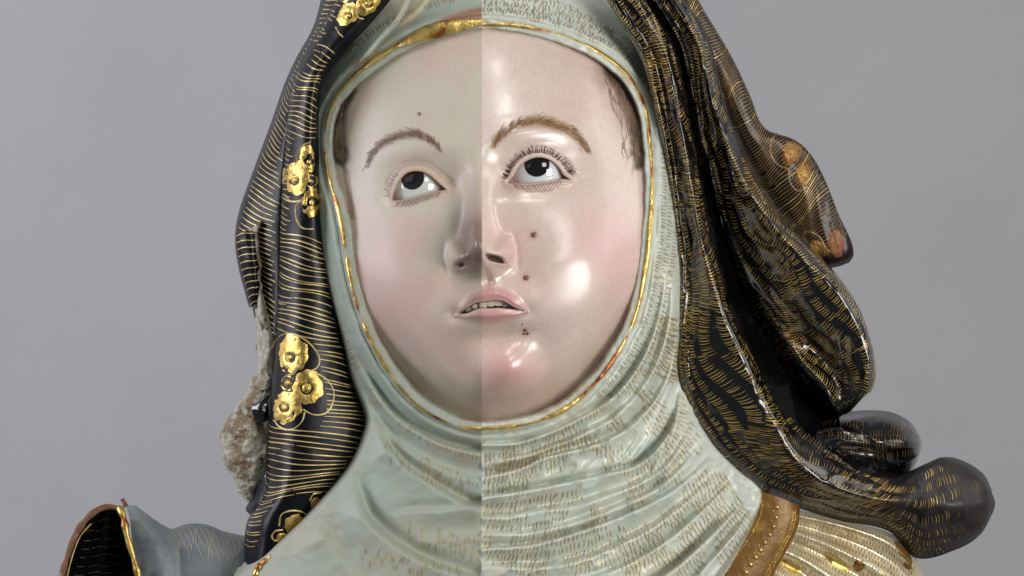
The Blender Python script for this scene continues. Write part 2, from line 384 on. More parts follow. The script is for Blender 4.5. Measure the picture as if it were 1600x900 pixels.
def blend(c, m, rgb):
    return c * (1 - m[..., None]) + np.asarray(rgb) * m[..., None]
def paint_face():
    U, V_ = uv(X, Y)
    left = (X < SEAM).astype(float); right = 1 - left
    c = np.zeros(X.shape + (3,))
    c[:] = lin(192, 182, 166)
    c = blend(c, right, lin(217, 197, 185))
    n1 = fbm(X, Y, 90, 11); n2 = fbm(X, Y, 30, 21); n3 = fbm(X, Y, 5, 31, 2)
    c = blend(c, left * smooth(.40, .70, n1) * .65, lin(200, 170, 158))
    c = blend(c, left * smooth(.45, .7, n2) * .50, lin(190, 188, 166))
    c = blend(c, right * smooth(.42, .7, n1) * .5, lin(216, 184, 170))
    c = blend(c, right * smooth(.45, .7, fbm(X, Y, 16, 37)) * .22, lin(206, 186, 164))
    c = blend(c, smooth(.62, .85, n3) * .18, lin(176, 150, 136))
    # rouge
    c = blend(c, left * .42 * gauss(U, V_, -175, 150, 60, 95), lin(196, 150, 146))
    c = blend(c, left * .2 * gauss(U, V_, -110, 215, 80, 50), lin(206, 172, 164))
    c = blend(c, right * .65 * gauss(U, V_, 190, 130, 54, 60), lin(220, 166, 166))
    c = blend(c, right * .35 * gauss(U, V_, 120, 150, 90, 90), lin(226, 190, 184))
    c = blend(c, .75 * gauss(U, V_, 10, 306, 54, 44) * (right + .35 * left), lin(214, 150, 146))
    c = blend(c, right * .40 * gauss(U, V_, 30, 112, 22, 26), lin(222, 166, 158))
    c = blend(c, left * np.clip(1.3 * gauss(U, V_, -16, 98, 38, 52), 0, .97) * smooth(-66, -44, U), lin(106, 88, 78))          # shade on the left of the nose, painted into the skin colour
    c = blend(c, left * .75 * gauss(U, V_, -6, 322, 54, 44) * smooth(.15, .5, n2), lin(146, 118, 104))  # chin shade on the left half, painted in as darker skin
    c = blend(c, left * .35 * gauss(U, V_, -12, 40, 26, 60), lin(186, 160, 142))
    c = blend(c, right * .4 * gauss(U, V_, 92, 22, 60, 22), lin(206, 176, 146))
    c = blend(c, left * .35 * gauss(U, V_, -90, -24, 60, 22), lin(188, 174, 156))
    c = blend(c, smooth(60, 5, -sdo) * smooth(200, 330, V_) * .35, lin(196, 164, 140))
    # forehead edge and temples: the painted hair
    d1, s1, f1 = line_dist(X, Y, curve([(543, 140), (530, 170), (527, 205), (531, 240), (540, 268)], 4), 40)
    wob = 4 * (fbm(X, Y, 12, 41) - .5)
    c = blend(c, .96 * smooth(20, 9, d1 + wob + 14 * smooth(.82, 1.0, f1)), lin(44, 40, 34))
    d2, s2, f2 = line_dist(X, Y, curve([(952, 112), (972, 140), (988, 175), (995, 215), (999, 255)], 4), 60)
    c = blend(c, .95 * smooth(15, 5, d2 + 2 * wob), lin(72, 58, 46))
    c = blend(c, .45 * smooth(34, 12, d2 + 3 * wob) * smooth(.35, .6, vnoise(X * 2.2 + Y * .5, Y * .22, 10, 51)), lin(136, 104, 78))
    d3, s3, f3 = line_dist(X, Y, curve([(541, 268), (546, 300), (550, 340)], 4), 30)
    c = blend(c, .6 * smooth(7, 2, d3 + wob), lin(120, 84, 70))
    # lips
    su = sdf(X, Y, UPLIP, 40); sl = sdf(X, Y, LOLIP, 40); sm = sdf(X, Y, MOUTH, 40)
    lipL = lin(166, 128, 120); lipR = lin(202, 140, 138)
    lip = left[..., None] * lipL + right[..., None] * lipR
    m = np.maximum(smooth(6, -6, su) * .85, smooth(6, -8, sl) * .85)
    c = c * (1 - m[..., None]) + lip * m[..., None]
    c = blend(c, smooth(1.2, -1.5, sm), lin(58, 30, 27))
    for (px, py) in ((714, 492), (821, 487)): c = blend(c, .5 * gauss(X, Y, px, py, 8, 5), lin(110, 62, 54))
    # lids
    for k, e in enumerate(EYES):
        sd = sdf(X, Y, e['apc'], 40); up = smooth(10, -6, Y - e['c'][1])
        c = blend(c, smooth(8, 4, sd) * (.75 if k == 0 else .45) * (.35 + .65 * up), lin(204, 170, 148) if k == 0 else lin(206, 184, 172))
        c = blend(c, smooth(1.6, .0, sd) * .6, lin(150, 98, 82))
        c = blend(c, .55 * np.exp(-((sd - 12) / 3.0) ** 2) * up, lin(150, 116, 100))
        c = blend(c, .30 * np.exp(-((sd - 6) / 6.0) ** 2) * (1 - up), lin(200, 152, 136))
    # soft ground of the brows
    for pl, w, rgb, a in ((BROW_L, 8.5, lin(108, 86, 72), .92), (BROW_R, 11.5, lin(150, 108, 62), .92)):
        d, s, f = line_dist(X, Y, curve(pl, 4), 40)
        ww = w * (.35 + .65 * np.sin(np.pi * np.clip(f * .94 + .03, 0, 1)) ** .6)
        c = blend(c, a * smooth(1.35, .1, d / ww + .35 * (fbm(X, Y, 7, 61) - .5)), rgb)
    # nostrils, small spots
    c = blend(c, .9 * smooth(.3, .7, np.exp(-(((U - 9) * .9 - (V_ - 128) * .35) / 9.8) ** 4 - (((V_ - 128) - (U - 9) * .35) / 5.2) ** 4)), lin(78, 60, 46))
    c = blend(c, .8 * smooth(.45, .8, gauss(U, V_, -46, 131, 7, 5)), lin(72, 58, 48))
    c = blend(c, gauss(X, Y, 655, 178, 3, 3) * .9, lin(120, 84, 74))
    for (px, py, r) in ((834, 367, 5), (822, 434, 5), (821, 519, 4.5)): c = blend(c, np.clip(1.3 * gauss(X, Y, px, py, r * 1.5, r * 1.5), 0, 1) * .55, lin(170, 120, 92))
    g = right * (0.86 + .14 * n2) + left * (.10 + .25 * smooth(.5, .8, n1) * .6)
    g = np.where(left > 0, np.maximum(g, .5 * gauss(U, V_, -20, 100, 20, 26)), g)
    return c, g
BROW_L = [(574, 260), (581, 243), (594, 228), (615, 215), (640, 209.5), (662, 214), (678, 224), (688, 235)]
BROW_R = [(771, 228), (782, 212), (800, 200), (825, 191), (850, 191), (878, 199), (900, 212), (919, 236)]

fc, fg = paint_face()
keep = sdo < 30
V = to_world(np.stack([X, Y, FA.H], -1)).reshape(-1, 3)
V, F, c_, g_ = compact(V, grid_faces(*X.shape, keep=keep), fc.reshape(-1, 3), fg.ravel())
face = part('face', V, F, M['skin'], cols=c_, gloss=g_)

# ------------------------------------------------------------------ ribbons (painted strokes, lashes, hairs) laid on a surface
class Ribbons:
    def __init__(s): s.V = []; s.F = []; s.n = 0
    def add(s, C, N, w, crown=0.25):
        """C: (n,3) centre line in units, N: (n,3) or (3,) surface normals, w: half widths (n,)"""
        C = np.asarray(C, float); n = len(C); w = np.broadcast_to(np.asarray(w, float), (n,))
        T = np.gradient(C, axis=0); T /= np.linalg.norm(T, axis=1, keepdims=True) + 1e-9
        N = np.broadcast_to(N, C.shape)
        B = np.cross(T, N); B /= np.linalg.norm(B, axis=1, keepdims=True) + 1e-9
        V = np.stack([C - B * w[:, None], C + N * (crown * w)[:, None], C + B * w[:, None]], 1)
        b = s.n + np.arange(n)[:, None] * 3
        for k in (0, 1):
            s.F.append(np.stack([b[:-1, 0] + k, b[1:, 0] + k, b[1:, 0] + k + 1, b[:-1, 0] + k + 1], -1))
        s.V.append(V.reshape(-1, 3)); s.n += n * 3
    def build(s, name, mat, parent=None, stuff=False):
        o = part(name, to_world(np.concatenate(s.V)), np.concatenate(s.F), mat, parent)
        if stuff: o['kind'] = 'stuff'
        return o

def on_field(fd, pl, w, rib, lift=0.7, crown=0.25):
    pl = np.asarray(pl, float); x, y = pl[:, 0], pl[:, 1]; e = 2.0
    z = fd.at(x, y); gx = (fd.at(x + e, y) - fd.at(x - e, y)) / (2 * e); gy = (fd.at(x, y + e) - fd.at(x, y - e)) / (2 * e)
    N = np.stack([-gx, -gy, np.ones_like(gx)], -1); N /= np.linalg.norm(N, axis=1, keepdims=True)
    rib.add(np.stack([x, y, z], -1) + N * lift, N, w, crown)

# ------------------------------------------------------------------ eyes, lashes, brows, teeth, moles
def uv_sphere(c, rx, ry, rz, nu=48, nv=32):
    th = np.linspace(0, np.pi, nv); ph = np.linspace(0, 2 * np.pi, nu + 1)[:-1]
    T, Pp = np.meshgrid(th, ph, indexing='ij')
    n = np.stack([np.sin(T) * np.cos(Pp), -np.cos(T) * 0 + np.sin(T) * np.sin(Pp), np.cos(T)], -1)
    P = n * np.array([rx, ry, rz]) + np.array(c)
    i = np.arange(nv * nu).reshape(nv, nu); j = np.roll(i, -1, 1)
    Fc = np.stack([i[:-1], i[1:], j[1:], j[:-1]], -1).reshape(-1, 4)
    return P.reshape(-1, 3), Fc, n.reshape(-1, 3)

for k, e in enumerate(EYES):
    cx, cy = e['c']; r = e['r']
    P, Fc, n = uv_sphere((cx, cy, e['cz']), r, r, r, 160, 160)
    g = np.array([e['iris'][0] - cx, e['iris'][1] - cy, 0]); g[2] = math.sqrt(r * r - g[0] ** 2 - g[1] ** 2); g /= r
    ang = np.degrees(np.arccos(np.clip(n @ g, -1, 1)))
    R_ir = math.degrees(math.asin((18.8 if k == 0 else 20.0) / r))
    c = np.zeros((len(P), 3)); c[:] = lin(206, 212, 204) if k == 0 else lin(222, 228, 230)
    c = blend(c, smooth(R_ir + 1.2, R_ir - 1.2, ang), lin(24, 21, 22) if k == 0 else lin(9, 8, 8))
    if k == 0: c = blend(c, smooth(R_ir - 3, R_ir - 6, ang) * smooth(R_ir * .5, R_ir * .62, ang) * .5, lin(40, 33, 32))
    c = blend(c, smooth(R_ir * .56, R_ir * .48, ang), lin(7, 7, 8))
    o = part('eyeball', to_world(P), Fc, M['eye'], face, cols=c)
    o['label'] = 'glass eye with dark iris turned upward'

def normal_out(pl_closed, p):
    d = np.linalg.norm(pl_closed - p, axis=1); i = int(d.argmin())
    t = pl_closed[(i + 1) % len(pl_closed)] - pl_closed[i - 1]; t /= np.linalg.norm(t)
    return pl_closed[i], np.array([t[1], -t[0]])

for k, e in enumerate(EYES):
    up = Ribbons(); lo = Ribbons(); ap = e['apc']; cx, cy = e['c']
    ctr = ap.mean(0)
    if k == 1:
        U_ = curve([(796, 283), (801.5, 275), (807, 265), (814, 256.5), (826.4, 248.5), (840.7, 245), (855, 247.5), (867, 254.5), (876, 264.5), (884, 275), (891, 279)], n=50)
        L_ = curve([(803, 286.5), (821, 288), (839, 287), (857, 284), (874, 281)], n=17)
    else:
        U_ = curve([(614, 309), (618.7, 294), (626, 280), (636.4, 270.5), (649, 267.5), (662, 269.5), (674, 276), (684, 284)], n=34)
        L_ = curve([(622, 314), (636, 311.5), (654, 307), (670, 303), (688, 299)], n=16)
    for i, p in enumerate(U_):
        if k == 0 and i > 11: continue
        t = np.gradient(U_, axis=0)[i]; t /= np.linalg.norm(t); nn = np.array([t[1], -t[0]])
        fr = i / (len(U_) - 1)
        a = p + nn * (6.0 + rng.normal(0, .5)); L = (7.5 + 4 * math.sin(math.pi * fr)) * rng.uniform(.75, 1.15) if k else rng.uniform(4, 8)
        lean = np.array([1, 0]) * (fr - .5) * 5 + rng.normal(0, 1.0, 2)
        b = a + nn * L + lean
        m = (a + b) / 2 + t * rng.normal(0, .9)
        on_field(FA, curve([a, m, b], n=5), np.linspace(.85, .3, 5) * (1.0 if k else .6), up, .8)
    for i, p in enumerate(L_):
        fr = i / (len(L_) - 1)
        if k: dirv = np.array([.62, .80]); L = 9 + 7 * math.sin(math.pi * fr)
        else: dirv = np.array([-.45, .9]); L = 9 + 4 * math.sin(math.pi * fr)
        a = p + np.array([0, 1.5]); b = a + dirv * L * rng.uniform(.8, 1.1)
        on_field(FA, curve([a, (a + b) / 2 + rng.normal(0, .4, 2), b], n=9), np.linspace(.7, .3, 9), lo, 1.0)
    up.build('upper_eyelashes', M['lash'], face); lo.build('lower_eyelashes', M['lash'] if k == 0 else M['lash_red'], face)

for pl, nh, w, mats in ((BROW_L, 150, 8, ('brow_dark',)), (BROW_R, 240, 10.5, ('brow', 'brow_dark'))):
    C = curve(pl, n=200); T = np.gradient(C, axis=0); T /= np.linalg.norm(T, axis=1, keepdims=True)
    rb = Ribbons(); rgt = pl is BROW_R
    for _ in range(nh):
        f = rng.beta(1.15, 1.25); i = int(f * 199); ww = w * (.3 + .7 * math.sin(math.pi * min(1, max(0, f * .94 + .03))) ** .6)
        nn = np.array([T[i, 1], -T[i, 0]])
        off = rng.normal(0, .42) * ww
        a = C[i] + nn * off
        dirv = T[i] * (1 if rgt else -1) * rng.uniform(.7, 1) + nn * rng.uniform(.1, .8) * (1 if (f < .5) == rgt else .25)
        dirv /= np.linalg.norm(dirv); L = rng.uniform(6, 12)
        b = a + dirv * L
        on_field(FA, curve([a, (a + b) / 2 + nn * .6, b], n=4), np.linspace(.5, .15, 4), rb, .4)
    rb.build('eyebrow', M['brow_dark' if not rgt else 'brow'], face)

# teeth: upper row, each one its own piece; a sliver of lower teeth behind the dark gap
tx = [727, 738, 749, 761, 772.5, 785, 795, 803]
for i in range(len(tx) - 1):
    x0, x1 = tx[i] + .05, tx[i + 1] - .05; xm = (x0 + x1) / 2
    topy = np.interp(xm, [727, 735, 745, 761, 778, 789, 803], [482, 474, 470, 468, 467, 469, 478]) - 3
    boty = np.interp(xm, [727, 745, 761, 778, 789, 803], [489.5, 482.5, 479.5, 478, 479, 483])
    nu, nv = 7, 6
    a = np.linspace(-1, 1, nu); b = np.linspace(0, 1, nv); A, B = np.meshgrid(a, b)
    xx = xm + A * (x1 - x0) / 2 * (1 - .10 * (B > .8)); yy = topy + B * (boty - topy) - 0.6 * (np.abs(A) > .9) * (B > .9)
    zb = float(FA.at(np.array([xm]), np.array([452.0]))[0]) - 10
    zz = zb - .5 * A ** 2 - 2 * B ** 4 - .0016 * (xm - 764) ** 2 * 2
    P = np.stack([xx, yy, zz], -1).reshape(-1, 3)
    part('tooth', to_world(P), grid_faces(nv, nu), M['tooth'], face)
tg = curve([(752, 483), (765, 482.5), (779, 481.5), (793, 482)], n=20)
zb = float(FA.at(np.array([770.0]), np.array([452.0]))[0]) - 24
A = np.linspace(-1, 1, 7)
P = np.stack([np.stack([tg[:, 0], tg[:, 1] + a * 3.0, zb + 4 * (1 - a * a) + 0 * tg[:, 0]], -1) for a in A], 1)
part('tongue', to_world(P.reshape(-1, 3)), grid_faces(20, 7), M['tongue'], face)
# moles
for (px, py, r, cl) in ((834, 367, 4.6, 1), (822, 434, 4.6, 1), (820, 516, 2.8, 0), (824, 521, 2.6, 0), (818, 521.5, 2.2, 0), (816, 507, 1.5, 0), (655, 178, 2.4, 0)):
    th = np.linspace(0, 2 * np.pi, 21)[:-1]; rr = np.array([0.02, .35, .7, 1.0])
    P = []
    for q in rr:
        wob = 1 + .06 * np.sin(3 * th + px) + .05 * np.sin(5 * th + py)
        x = px + r * q * wob * np.cos(th); y = py + r * q * wob * np.sin(th)
        P.append(np.stack([x, y, FA.at(x, y) + .9 * (1 - q * q) + .1], -1))
    P = np.array(P); i = np.arange(80).reshape(4, 20); j = np.roll(i, -1, 1)
    part('mole', to_world(P.reshape(-1, 3)), np.stack([i[:-1], i[1:], j[1:], j[:-1]], -1).reshape(-1, 4), M['mole'], face)
# hair strands at the temples
hr = Ribbons()
for _ in range(60):
    f = rng.random(); base = curve([(952, 112), (972, 140), (988, 175), (995, 215), (999, 255)], n=60)
    i = int(f * 48); a = base[i] + np.array([rng.uniform(-26, 6), rng.uniform(-4, 8)])
    n = 10; t = np.linspace(0, 1, n); L = rng.uniform(18, 40)
    tt = base[min(i + 8, 59)] - base[i]; tt /= np.linalg.norm(tt)
    nn = np.array([tt[1], -tt[0]])
    pl = a + tt * (t * L)[:, None] + nn * (2.4 * np.sin(t * 4 + rng.uniform(0, 6)))[:, None]
    on_field(FA, pl, .6 * np.sin(np.pi * np.clip(t, .06, .94)), hr, .6, .8)
hr.build('temple_hair', M['hair'], face, True); hr = Ribbons()
for _ in range(60):
    base = curve([(541, 142), (529, 170), (526, 205), (530, 240), (538, 266)], n=60); i = int(rng.random() * 46)
    tt = base[i + 8] - base[i]; tt /= np.linalg.norm(tt); a = base[i] + np.array([rng.uniform(-8, 9), 0]); t = np.linspace(0, 1, 7)
    on_field(FA, a + tt * (t * rng.uniform(14, 28))[:, None], .8 * np.sin(np.pi * np.clip(t, .06, .94)), hr, .6, .8)
hr.build('temple_hair', M['hair'], face, True)

# ------------------------------------------------------------------ linen coif and wimple
VEIL_IN_R = curve([(935, -20), (975, 40), (1005, 90), (1020, 150), (1037, 230), (1047, 300), (1057, 380), (1059, 450), (1057, 500), (1062, 580), (1077, 640), (1102, 690), (1142, 735), (1182, 770), (1165, 815), (1135, 862), (1105, 905), (1090, 935)], 8)
VEIL_IN_L = curve([(610, -12), (570, 30), (530, 75), (505, 115), (497, 160), (495, 230), (500, 330), (520, 440), (545, 530), (560, 590), (585, 650), (578, 690), (553, 740), (510, 790), (480, 820), (430, 865), (380, 905)], 8)
CO = Field(366, 1226, -40, 940, 2.0)
x, y = CO.X, CO.Y
def coif_base(x, y):
    u, v = uv(x, y)
    q = 1 - ((u - 22) / 312) ** 2 - ((v - 70) / 442) ** 2
    a = 190 * np.sqrt(np.maximum(q, 0)) + 0.15 * (v - 70)
    b = -6 + 172 * np.sqrt(np.maximum(1 - ((x - 792) / 430) ** 2, 0.0)) + .30 * (y - 760)
    k = 26.0; h = np.clip(.5 + .5 * (b - a) / k, 0, 1)
    return a * (1 - h) + b * h + k * h * (1 - h)
h = coif_base(x, y)
so0 = sdf(x, y, OPEN); so = so0 + 3.0 * (fbm(x, y, 22, 77, 3) - .5)
fb = face_base(x, y) - 38 * smooth(170, 320, uv(x, y)[1])
h = np.maximum(h, fb + 8 * smooth(0, 20, so)) * smooth(60, 20, so) + h * (1 - smooth(60, 20, so))
isL = (x < SEAM)
# rim rolls
h += 6 * np.exp(-((so - 12) / 7.0) ** 2) + 7 * np.exp(-((so - 27) / 9.0) ** 2) - 4 * np.exp(-((so - 19.5) / 3.0) ** 2) - 6 * np.exp(-((so - 41) / 5.0) ** 2) * smooth(520, 600, y)
def pleat(pts, A, W, w, sgn, sideL=None, fade=True):
    """a lapped fold: abrupt on one side of the line, easing off over W on the other"""
    global h
    d, s, f = line_dist(x, y, curve(pts, 6), 3.2 * W)
    sd = d * s * sgn
    p = A * np.exp(-np.maximum(sd, 0) / W) * smooth(-w, w, sd) * (d < 900)
    p -= .45 * A * np.exp(-((sd + w * 1.3) / (w * 1.6)) ** 2)
    p *= .55 + .9 * fbm(f * 300, np.full(f.shape, pts[0][1] * 7.0), 60, 79, 2)
    if fade: p *= np.clip(np.minimum(f, 1 - f) * 5, 0.0, 1)
    if sideL is not None: p = p * (isL if sideL else ~isL)
    h = h + p
def ext(pts): return [(pts[0][0] - 60, pts[0][1] + 5)] + pts
R_ = [
 [(756, 694), (810, 691), (855, 677), (900, 656), (940, 632), (967, 610), (1000, 565), (1022, 515), (1034, 460), (1038, 390)],
 [(756, 720), (815, 712), (870, 694), (920, 672), (965, 645), (1005, 600), (1032, 545), (1046, 480), (1048, 420)],
 [(756, 744), (810, 732), (855, 713), (900, 702), (945, 688), (990, 660), (1028, 615), (1050, 560), (1056, 500)],
 [(756, 776), (800, 770), (850, 761), (882, 754), (945, 740), (990, 728), (1026, 700), (1052, 660), (1062, 610)],
 [(756, 806), (800, 805), (850, 795), (891, 790), (940, 775), (990, 757), (1030, 735), (1066, 694), (1078, 650)],
 [(756, 832), (810, 832), (870, 822), (920, 808), (967, 790), (1026, 762), (1070, 722), (1094, 690)],
 [(756, 857), (828, 851), (891, 835), (967, 808), (1035, 776), (1080, 742), (1108, 712)],
 [(770, 884), (855, 884), (910, 872), (972, 846), (1030, 815), (1085, 770), (1125, 738)],
 [(860, 912), (930, 900), (990, 875), (1048, 838), (1100, 792), (1142, 752)],
 [(1000, 920), (1050, 890), (1090, 855), (1120, 825), (1158, 785)],
 [(1070, 915), (1105, 880), (1140, 840), (1172, 795)],
]
for i, pl in enumerate(R_):
    pleat(ext(pl), 3.0 * [7, 8, 8, 11, 8, 8, 10, 9, 10, 12, 9][i], [17, 15, 17, 18, 16, 16, 17, 18, 20, 20, 16][i], [3, 5.5, 4, 3, 6, 5, 3.2, 6, 4, 4, 4][i], 1, False)
pleat([(1012, 745), (1028, 718), (1045, 688), (1060, 648)], 9, 16, 3.0, 1, False)
pleat([(1076, 905), (1100, 868), (1128, 830), (1160, 792)], 9, 14, 2.6, -1, False)
L_f = [
 ([(565, 560), (583, 604), (610, 642), (652, 673), (700, 695), (753, 707), (800, 710)], 9, 22, 3.0),
 ([(560, 600), (578, 640), (612, 682), (660, 716), (710, 738), (753, 748), (800, 750)], 6, 24, 4.0),
 ([(588, 650), (598, 685), (632, 727), (676, 757), (722, 784), (753, 792), (800, 798)], 13, 34, 3.2),
 ([(556, 735), (560, 775), (574, 810), (608, 843), (655, 872), (700, 890), (753, 905), (790, 910)], 17, 40, 4.0),
 ([(500, 810), (520, 850), (548, 886), (580, 930)], 10, 36, 6.0),
 ([(610, 806), (640, 798), (690, 797), (753, 788), (790, 786)], 6, 26, 2.6),
 ([(640, 850), (690, 838), (753, 836), (790, 836)], 6, 26, 5.0),
]
for pl, A, W, w in L_f: pleat(pl, 1.5 * A, W, w * 1.9, 1, True)
pleat([(650, -30), (625, 25), (590, 65), (556, 105)], 7, 30, 3, 1, True)
pleat([(690, -40), (668, 0), (645, 24), (610, 48)], 5, 26, 4, 1, True)
pleat([(740, -20), (810, -16), (880, 6), (940, 48), (985, 98), (1012, 170)], 6, 22, 4, 1, False)
# side folds beside the cheeks
for pl in ([(1026, 250), (1032, 330), (1036, 420), (1030, 490)], [(1020, 330), (1024, 400), (1020, 460), (1004, 520)]): pleat(pl, 4, 12, 2.5, 1)
for pl in ([(508, 300), (520, 380), (540, 470), (566, 560)],): pleat(pl, 4, 10, 2.5, -1)
an = np.arctan2(y - 380, x - 770)
rn = vnoise(an * 130 + 9 * fbm(x, y, 50, 73), so + .25 * (x - 760), 19, 74)
h += np.where(isL, .5, 6.5) * smooth(40, 70, so) * smooth(560, 640, y) * ((1 - np.abs(2 * rn - 1)) ** 2 - .4)
h += 2.4 * (fbm(x, y, 34, 71) - .5) * 2 + .8 * (fbm(x, y, 9, 75, 2) - .5)
h += np.where(isL, 0, 1.0) * 1.6 * (vnoise(x + y * .4, y * 1.6 - x * .35, 14, 78) - .5)
h -= 60 * (1 - smooth(-7, 1.5, so))                                   # the inner lip turns down onto the skin
CO.H = h
def paint_coif():
    L = isL.astype(float); R = 1 - L
    c = np.zeros(x.shape + (3,)); c[:] = lin(158, 166, 153); c = blend(c, R, lin(200, 205, 192))
    n1 = fbm(x, y, 70, 81); n2 = fbm(x, y, 26, 85); n3 = fbm(x + .4 * y, y * 2.2, 12, 89)
    c = blend(c, L * smooth(.42, .7, n1) * .4 * smooth(640, 720, y), lin(170, 162, 140))
    c = blend(c, L * smooth(.48, .72, n2) * .32, lin(150, 172, 164))
    c = blend(c, R * smooth(.5, .75, n1) * .55, lin(204, 200, 176))
    c = blend(c, R * smooth(.5, .75, n2) * .30, lin(184, 202, 194))
    c = blend(c, smooth(.60, .80, n3) * .25, lin(160, 140, 96))
    c = blend(c, L * smooth(780, 860, y) * smooth(.4, .65, n2) * .25, lin(168, 154, 118))
    c = blend(c, smooth(60, 0, y) * smooth(760, 700, x) * smooth(.40, .6, n1) * .5, lin(186, 172, 140))
    # worn red bole above the forehead on the dull side
    d, s, f = line_dist(x, y, curve([(640, 62), (680, 42), (720, 27), (753, 18)], 5), 40)
    c = blend(c, L * .8 * smooth(11, 3, d + 10 * (n2 - .5)) * np.clip(f * 3, 0, 1), lin(146, 92, 60))
    d, s, f = line_dist(x, y, curve([(560, 100), (600, 70), (640, 28), (664, -8)], 5), 30)
    c = blend(c, L * .45 * smooth(8, 1, d + 10 * (n2 - .5)), lin(170, 128, 66))
    c = blend(c, .55 * smooth(4, 0, so) * smooth(-10, -3, so) * smooth(.4, .6, n2), lin(160, 122, 104))
    c = blend(c, smooth(4, 8, so) * smooth(19, 13, so) * smooth(.38, .6, fbm(x, y, 14, 107)) * .6, lin(178, 148, 90))
    g = R * .75 + L * (.02 + .1 * n2)
    return c, g
cc, cg = paint_coif()
WREG = np.concatenate([VEIL_IN_R, VEIL_IN_L[::-1]])
sw = sdf(x, y, WREG)
CO.H -= 55 * smooth(5, 18, sw)                                        # tucked under the veil
keep = (so > -9) & (sw < 20)
V = to_world(np.stack([x, y, CO.H], -1)).reshape(-1, 3)
V, F, c_, g_ = compact(V, grid_faces(*x.shape, keep=keep), cc.reshape(-1, 3), cg.ravel())
coif = part('linen_wimple', V, F, M['linen'], cols=c_, gloss=g_)

# gold rim along the opening
rim = Ribbons()
GL = curve([(753, 34), (690, 46), (640, 62), (585, 93), (550, 122), (526, 152), (512, 186), (508, 230), (514, 276), (526, 320), (535, 360), (545, 420), (560, 485), (592, 556), (640, 622), (694, 658), (752, 671)], n=260)
GR = curve([(754, 39), (806, 40), (864, 51), (912, 69), (952, 92), (986, 124), (1008, 170), (1016, 230), (1019, 295), (1014, 372), (1006, 436), (992, 496), (965, 552), (930, 598), (884, 638), (826, 662), (754, 670)], n=260)
for G, w0, sd_ in ((GL, 3.2, 91), (GR, 2.7, 95)):
    t = np.arange(len(G)); n = vnoise(t, t * 0, 14, sd_)
    w = w0 * (.55 + .9 * n) * smooth(.12, .3, vnoise(t, t * 0 + 9, 10, sd_ + 1))
    if G is GL: w = w * (1 + 1.7 * smooth(75, 20, t))
    on_field(CO, G, np.maximum(w, .05), rim, .9, .6)
rim.build('gold_rim', M['gold_worn'], coif)

# dashes of gold and umber over the linen: rows that follow the folds
gold = Ribbons(); och = Ribbons(); umb = Ribbons()
OC = OPEN.mean(0)
gy_, gx_ = np.gradient(so, 2.0)
SOF = Field(366, 1226, -40, 940, 2.0); SOF.H = so; GXF = Field(366, 1226, -40, 940, 2.0); GXF.H = gx_; GYF = Field(366, 1226, -40, 940, 2.0); GYF.H = gy_
fold_lines = [curve(p, 4) for p in R_]
def dash(px, py, L, ang, w, rib):
    dx, dy = math.cos(ang), math.sin(ang)
    a = np.array([px - dx * L / 2, py - dy * L / 2]); b = np.array([px + dx * L / 2, py + dy * L / 2])
    m = (a + b) / 2 + np.array([-dy, dx]) * rng.normal(0, .7)
    on_field(CO, curve([a, m, b], n=5), w * np.array([.55, 1, 1, .9, .35]), rib, .7, .3)
# right: rows between successive folds
nR = 0
for i in range(len(fold_lines)):
    A = curve(R_[i], n=200)
    B = curve(R_[i + 1], n=200) if i + 1 < len(R_) else A + np.array([14, 14])
    gap = np.linalg.norm(A - B, axis=1).mean(); rows = max(1, int(round(gap / 13)))
    for r in range(rows):
        f = (r + .5) / rows; C = A * (1 - f) + B * f
        Lc = np.concatenate([[0], np.cumsum(np.linalg.norm(np.diff(C, axis=0), axis=1))]); pos = rng.uniform(0, 4)
        while pos < Lc[-1]:
            px = np.interp(pos, Lc, C[:, 0]); py = np.interp(pos, Lc, C[:, 1]); j = min(int(pos / Lc[-1] * 199), 197)
            tg_ = C[j + 2] - C[j]; ang = math.atan2(tg_[1], tg_[0]) + math.pi / 2 + .28 + rng.normal(0, .10) + .3 * (vnoise(px, py, 60, 99) - .5)
            pos += rng.uniform(5.4, 8.4)
            if px < SEAM + 4 or vnoise(px, py, 30, 97) < .34: continue
            so_ = SOF.at(px, py)
            if so_ < 26: continue
            q = rng.random(); L = rng.uniform(7, 12.5)
            dash(px, py + rng.normal(0, 1.0), L, ang, rng.uniform(.45, .8), gold if q < .48 else (och if q < .92 else umb)); nR += 1
# the rest: rows parallel to the opening (crown, sides, and faintly on the dull half)
th = np.linspace(0, 2 * np.pi, 2)
for off in np.arange(30, 60, 11):
    step = 5.5; n = len(OPEN)
    C = OPEN
    T = np.roll(C, -1, 0) - np.roll(C, 1, 0); T /= np.linalg.norm(T, axis=1, keepdims=True); N_ = np.stack([T[:, 1], -T[:, 0]], -1)
    if (np.sum((C + N_ * 5 - OC) ** 2) < np.sum((C - OC) ** 2)): N_ = -N_
    for k in range(n):
        p = C[k] + N_[k] * off + rng.normal(0, 1, 2)
        if p[0] > SEAM + 4 and p[1] > 620: continue
        if not (-30 < p[1] < 930): continue
        if p[0] > SEAM:
            dash(p[0], p[1], rng.uniform(6, 10), math.atan2(N_[k, 1], N_[k, 0]) + .25 + rng.normal(0, .1), .55, umb if rng.random() < .4 else och)
        elif off > 45 and vnoise(p[0], p[1], 40, 103) > .45:
            dash(p[0], p[1], rng.uniform(8, 14), math.atan2(N_[k, 1], N_[k, 0]) + rng.normal(0, .08), .55, och)
# crown right, more rows above
for px in np.arange(758, 960, 6.0):
    for py in np.arange(-4, 34, 11):
        yy_ = py + (max(0, px - 800) / 160) ** 2 * 55 + rng.normal(0, 1.5)
        if SOF.at(px, yy_) > 24 and rng.random() < .8: dash(px + rng.normal(0, 1), yy_, rng.uniform(6, 10), math.pi / 2 - .25 + rng.normal(0, .1), .55, umb if rng.random() < .4 else och)
